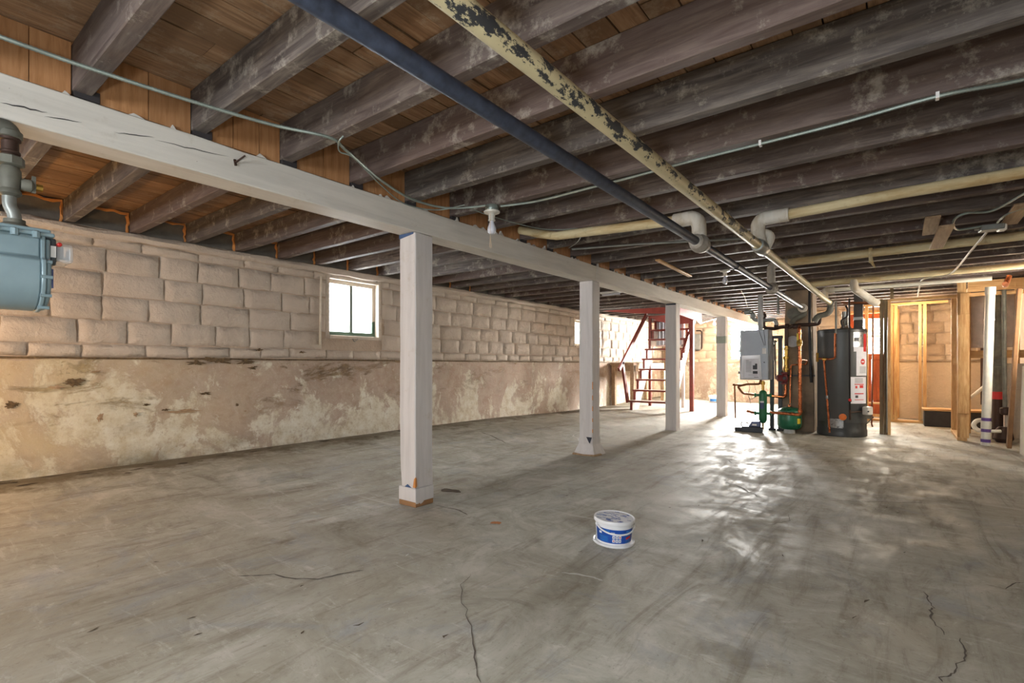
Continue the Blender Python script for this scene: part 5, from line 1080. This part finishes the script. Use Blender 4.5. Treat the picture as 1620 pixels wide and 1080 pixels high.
sbar('newel', P(993, 636, x=-4.58), P(984.5, 572, x=-4.58), .045, .09)
sbar('handrail', P(979, 585, x=-4.58), P(1023, 497, x=-4.58), .045, .085)
sbar('handrail', P(1081, 556, x=-3.60), P(1104, 490, x=-3.60), .045, .095)
a = P(1028.5, 560, x=-4.56); m = MB(); m.box((a.x-.03, a.y-.03, fz(a.x, a.y)), (a.x+.03, a.y+.03, 2.10)); m.build('wall_post', MT['treadred'], st, False, .004)
a = P(1094.5, 560, x=-3.52); m = MB(); m.box((a.x-.04, a.y-.04, fz(a.x, a.y)-.002), (a.x+.04, a.y+.04, 2.10)); m.build('wall_post', MT['treadred'], st, False, .004)
for k in range(7):
    xa = -4.52+.085*k; m = MB(); m.box((xa+.002, 11.36, 1.46), (xa+.083, 11.385, 2.10)); m.build('panel_board', MT['beadboard'], st, False, .005)
m = MB(); m.box((-3.92, 11.33, fz(-3.9, 11.3)), (-3.86, 11.38, 2.10)); m.build('back_post', MT['stringer'], st, False)
m = MB(); m.box((-4.33, 11.35, .9), (-4.25, 11.39, 1.47)); m.build('back_rail', MT['bench'], st, False); m = MB(); m.box((-4.52, 11.33, 1.42), (-3.86, 11.39, 1.46)); m.build('panel_rail', MT['stringer'], st, False)
# red lining boards of the stair opening
wl_ = thing('stairwell_lining', (-4.1, 10.0, 2.0), 'dark red boards lining the stair opening under the joists', 'boards')
m = MB(); m.prism([(-5.0, 9.62, 2.145), (-3.42, 9.62, 2.126), (-3.42, 9.62, 1.985), (-4.35, 9.62, 2.055)], (0, .03, 0)); m.build('front_board', MT['redboard'], wl_, False)
m = MB(); m.prism([(-3.46, 9.66, 2.126), (-3.46, 11.2, 2.126), (-3.46, 11.2, 1.93), (-3.46, 9.66, 1.99)], (.03, 0, 0)); m.build('side_board', MT['redboard'], wl_, False)
m = MB(); m.prism([(-4.55, 10.9, 2.10), (-3.5, 10.9, 2.10), (-3.5, 10.9, 1.90), (-3.95, 10.9, 1.88), (-4.3, 10.9, 1.98)], (0, .03, 0)); m.build('back_board', MT['redboard'], wl_, False)
m = MB(); c = P(1058, 499, y=9.6); m.box((c.x-.03, 9.60, c.z-.07), (c.x+.03, 9.618, c.z+.05)); m.build('switch_box', MT['panelgrey'], wl_, False, .006)
# workbench behind the stairs
bn = thing('workbench', (-5.05, 11.4, 0), 'plain wooden workbench against the left wall behind the stairs', 'bench')
m = MB(); m.box((-5.30, 10.55, .985), (-4.72, 12.5, 1.045)); m.build('bench_top', MT['bench'], bn, False, .006)
for x0, y0 in ((-5.28, 10.58), (-4.82, 10.58), (-5.28, 12.4), (-4.82, 12.4)):
    m = MB(); m.box((x0, y0, fz(x0, y0)-.001), (x0+.09, y0+.09, .986)); m.build('leg', MT['bench'], bn, False, .005)
m = MB(); m.box((-5.28, 10.6, .86), (-4.73, 10.63, .985)); m.box((-4.76, 10.6, .86), (-4.73, 12.45, .985)); m.build('apron', MT['bench'], bn, False)
m = MB(); m.box((-4.9, 11.2, .35), (-4.86, 11.4, .9)); m.build('back_slat', MT['bench'], bn, False)
# grey panel and conduit on the back wall
pn = thing('breaker_panel', P(1101, 540, y=YF-.02), 'small grey electrical box with a conduit on the back wall', 'electrical box')
c = P(1100, 541, y=YF-.05); m = MB(); m.cbox((c.x, YF-.06, c.z), (.30, .10, .42)); m.build('box', MT['panelgrey'], pn, False, .01)
m = MB(); c2 = P(1110, 540, y=YF-.05); m.tube(fillet([(c2.x-.15, YF-.03, 1.92), (c2.x, YF-.03, 1.92), (c2.x, YF-.03, c.z-.2), (c2.x-.16, YF-.03, c.z-.22)], .08), .018, 8); m.build('conduit', MT['rust'], pn)
lc = P(1130, 510, y=J0+.02+JW/2+JS*28)
m = MB(); m.tube(spline([(-3.72, 11.25, 2.12), (-3.70, 11.5, 2.08), (-3.72, 12.0, 1.98), (-3.8, 12.5, 2.03), (lc.x+.02, lc.y-.06, 2.135)], 5), .012, 6); tag(m.build('slack_cable', MT['nm']), 'white cable sagging from the stair opening towards the farthest bulb', 'cable')

# ------------------------------------------------------------------ unfinished framing at the right
def stud(parent, x, y, z0=0, z1=2.12, w_=.042, d=.09, mat='pine', name='stud'):
    return MB().box((x-w_/2, y-d/2, z0), (x+w_/2, y+d/2, z1)).build(name, MT[mat], parent, False, .003)
t = thing('old_post', (-.17, 9.03, 0), 'dark weathered post of three studs nailed together right of the water heater', 'post')
for k, (mt, dx) in enumerate((('oldstud', -.055), ('oldstud', -.008), ('pine', .034))): stud(t, -.165+dx, 9.05-.008*k, 0, 1.93 if k else 1.95, .044 if k < 2 else .036, .10, mt)
m = MB(); m.tube([(-.155, 8.985, .03), (-.155, 8.985, 1.5)], .008, 6); m.build('thin_conduit', MT['galv'], t)
t = thing('front_stud_wall', (.2, 9.05, 0), 'front wall frame of new pine whose top plate starts at the dark post', 'wall frame')
m = MB(); m.box((-.12, 9.0, 1.905), (.66, 9.09, 1.945)); m.build('top_plate', MT['pinex'], t, False, .003)
m = MB(); m.box((-.12, 9.01, 1.945), (-.08, 9.08, 2.128)); m.build('cripple', MT['oldstud'], t, False)
t2 = thing('rear_stud_wall', (.1, 11.1, 0), 'rear wall frame of new pine studs close to the tan block wall', 'wall frame')
for px, w_ in ((1371, .05), (1417, .05), (1411, .04), (1455.5, .04), (1463, .045)):
    a = P(px, 600, y=11.1); stud(t2, a.x, 11.1, .042, 2.04, w_, .09)
m = MB(); m.box((P(1371, 600, y=11.1).x-.04, 11.05, 0), (P(1500, 600, y=11.1).x, 11.15, .042)); m.build('bottom_plate', MT['pinex'], t2, False, .003)
m = MB(); m.box((P(1371, 600, y=11.1).x-.04, 11.05, 2.04), (P(1500, 600, y=11.1).x, 11.15, 2.08)); m.build('top_plate', MT['pinex'], t2, False, .003)
m = MB(); m.box((P(1366, 600, y=11.1).x, 11.06, .30), (P(1396, 600, y=11.1).x, 11.14, .33)); m.build('blocking', MT['pinex'], t2, False)
t3 = thing('side_stud_wall', (.63, 9.4, 0), 'side wall frame with a wide pine board standing in front of the black tub platform', 'wall frame')
stud(t3, .665, 8.90, .04, 1.95, .09, .042); stud(t3, .64, 9.93, .04, 2.0, .09, .042)
stud(t3, .64, 8.945, .04, 2.12, .09, .042)
m = MB(); m.box((.59, 8.87, 0), (.69, 9.96, .042)); m.build('bottom_plate', MT['pine'], t3, False, .003)
a = P(1524.5, 580, y=8.85); m = MB(); m.box((a.x-.057, 8.84, .36), (a.x+.057, 8.876, 1.66)); m.build('wide_board', MT['pine'], t3, False, .003)
m = MB(); m.box((P(1508, 570, y=9.9).x-.0, 9.88, 1.0), (.70, 9.93, 1.10)); m.build('cross_block', MT['pinex'], t3, False)
m = MB(); m.box((.70, 8.93, 1.96), (1.36, 8.97, 2.10)); m.box((.70, 8.92, 1.90), (1.36, 8.98, 1.945)); m.build('header', MT['pinex'], t3, False, .003)
t4 = thing('plumbing_wall', (1.0, 9.6, 0), 'pine cross block spanning behind the white plastic drain pipe', 'wall frame')
m = MB(); m.box((.72, 9.95, 1.10), (1.415, 9.99, 1.21)); m.build('cross_block', MT['pinex'], t4, False, .003)
stud(t4, .79, 9.97, 0, 2.12); stud(t4, 1.30, 9.97, 0, 2.12)
m = MB(); m.box((.815, 10.0, 1.25), (1.28, 10.02, 2.0)); m.build('backing_board', MT['treadtop'], t4, False)
# black platform of a tub
t = thing('tub_platform', (.9, 11.2, 0), 'low black platform with a wooden ledge in front of the tan block wall', 'platform')
m = MB(); m.box((.30, 10.62, 0), (1.40, 11.0, .255)); m.build('black_face', MT['curb'], t, False, .01)
m = MB(); m.box((.28, 10.60, .255), (1.40, 11.03, .285)); m.build('ledge', MT['pinex'], t, False, .004)
pipe('trap', fillet([P(1560, 665, y=9.3), P(1546, 664, y=9.3), P(1539, 672, y=9.25), P(1545, 680, y=9.2), P(1562, 683, y=9.2)], .05), .028, MT['pvc'], 'white plastic drain trap low behind the tall white pipe')
pipe('vent_pipe', fillet([P(1573, 572, y=10.5), P(1571, 600, y=10.5), P(1534, 630, y=10.5), P(1508, 646, y=10.56)], .06), .024, MT['pvc'], 'slim white pipe bending down behind the wide pine board')
m = MB(); m.bar(P(1540, 550, y=11.85), P(1556, 503, y=11.85), .02, .03); tag(m.build('brown_stick', MT['rust']), 'thin brown stick leaning on the tan block wall', 'stick')
pipe('rear_stack', [P(1558, 640, y=11.7), P(1558, 476, y=11.7)], .055, MT['rust'], 'dark rusty pipe standing at the rear behind the white plastic pipe')
# tall white plastic pipe
pb = P(1559, 704, z=0); pt = P(1567, 454, y=pb.y-.02)
t = thing('plastic_stack', pb, 'tall leaning white plastic pipe with purple primer rings near its foot', 'pipe')
def on(f): return pb.lerp(pt, f)
m = MB(); m.tube([on(0), on(1)], .046, 20); m.build('pipe_run', MT['pvc'], t)
for f in (.155, .085, .02): m = MB(); m.tube([on(f), on(f+.02)], .0475, 20); m.build('primer_ring', MT['purple'], t)
for f0, f1, r in ((.105, .15, .0505), (.955, 1, .052), (.79, .80, .05)): m = MB(); m.tube([on(f0), on(f1)], r, 20); m.build('coupling', MT['pvc'], t)
m = MB(); m.tube([on(.088), on(.088)+Vector((.14, .08, .005))], .02, 10); m.build('stub', MT['pvc'], t)
# cast-iron stack, thin pipe, leaning board
t = thing('iron_stack', (1.05, 9.5, 0), 'old iron soil stack with a red band right of the white plastic pipe', 'pipe')
a = P(1578, 640, y=9.35); m = MB(); m.tube([(a.x, 9.35, .62), (a.x, 9.35, 2.12)], .05, 16); m.build('upper_pipe', MT['castiron'], t)
m = MB(); m.tube([(a.x, 9.35, 0), (a.x, 9.35, .62)], .056, 16); m.build('lower_pipe', MT['rust'], t)
m = MB(); m.tube([(a.x, 9.35, .54), (a.x, 9.35, .64)], .059, 16); m.build('red_band', MT['red'], t)
m = MB(); z = P(1578, 571, y=9.35).z; m.lathe([(.05, -.06), (.075, -.05), (.075, .03), (.085, .035), (.085, .055), (.05, .06)], (a.x, 9.35, z), (0, 0, 1), 18); m.build('hub', MT['castiron'], t)
pipe('thin_riser', [P(1590, 655, y=8.9), P(1589, 560, y=8.9), P(1588.5, 458, y=8.9)], .022, MT['castiron'], 'thinner grey iron pipe between the soil stack and the leaning board')
m = MB(); c = P(1590, 650, y=8.9); m.lathe([(.03, -.05), (.05, -.03), (.05, .03), (.03, .05)], c, (0, 0, 1), 12); tag(m.build('floor_flange', MT['rust']), 'rusty pipe collar at the lower end of the thin iron pipe', 'fitting')
m = MB(); m.bar(P(1596, 712, z=.0)+Vector((0, 0, .03)), P(1613, 456, y=8.05), .085, .04, (1, 0, 0)); tag(m.build('leaning_board', MT['bare'], bevel=.004), 'brown board leaning upright at the end of the pale ledge', 'board')
a = P(1588, 590, y=9.6); m = MB(); m.box((a.x-.0, 9.55, 0), (XR-.0, 9.62, 1.02)); m.build('render_stub', MT['ledge'], wrt, False)
m = MB(); c = P(1583, 680, y=9.0); m.lathe([(.07, 0), (.10, .05), (.08, .16), (.05, .2)], (c.x+.03, 9.02, 0), (0, 0, 1), 14); tag(m.build('iron_cleanout', MT['rust']), 'rusty iron cleanout stub on the floor by the soil stack', 'fitting')
pipe('copper_stub', [P(1590, 449, y=7.75), P(1590, 449, y=7.75)+Vector((.02, .16, .0)), P(1590, 449, y=7.75)+Vector((.06, .22, .11))], .026, MT['copper'], 'short copper stub end under the joists by the white plastic pipe')
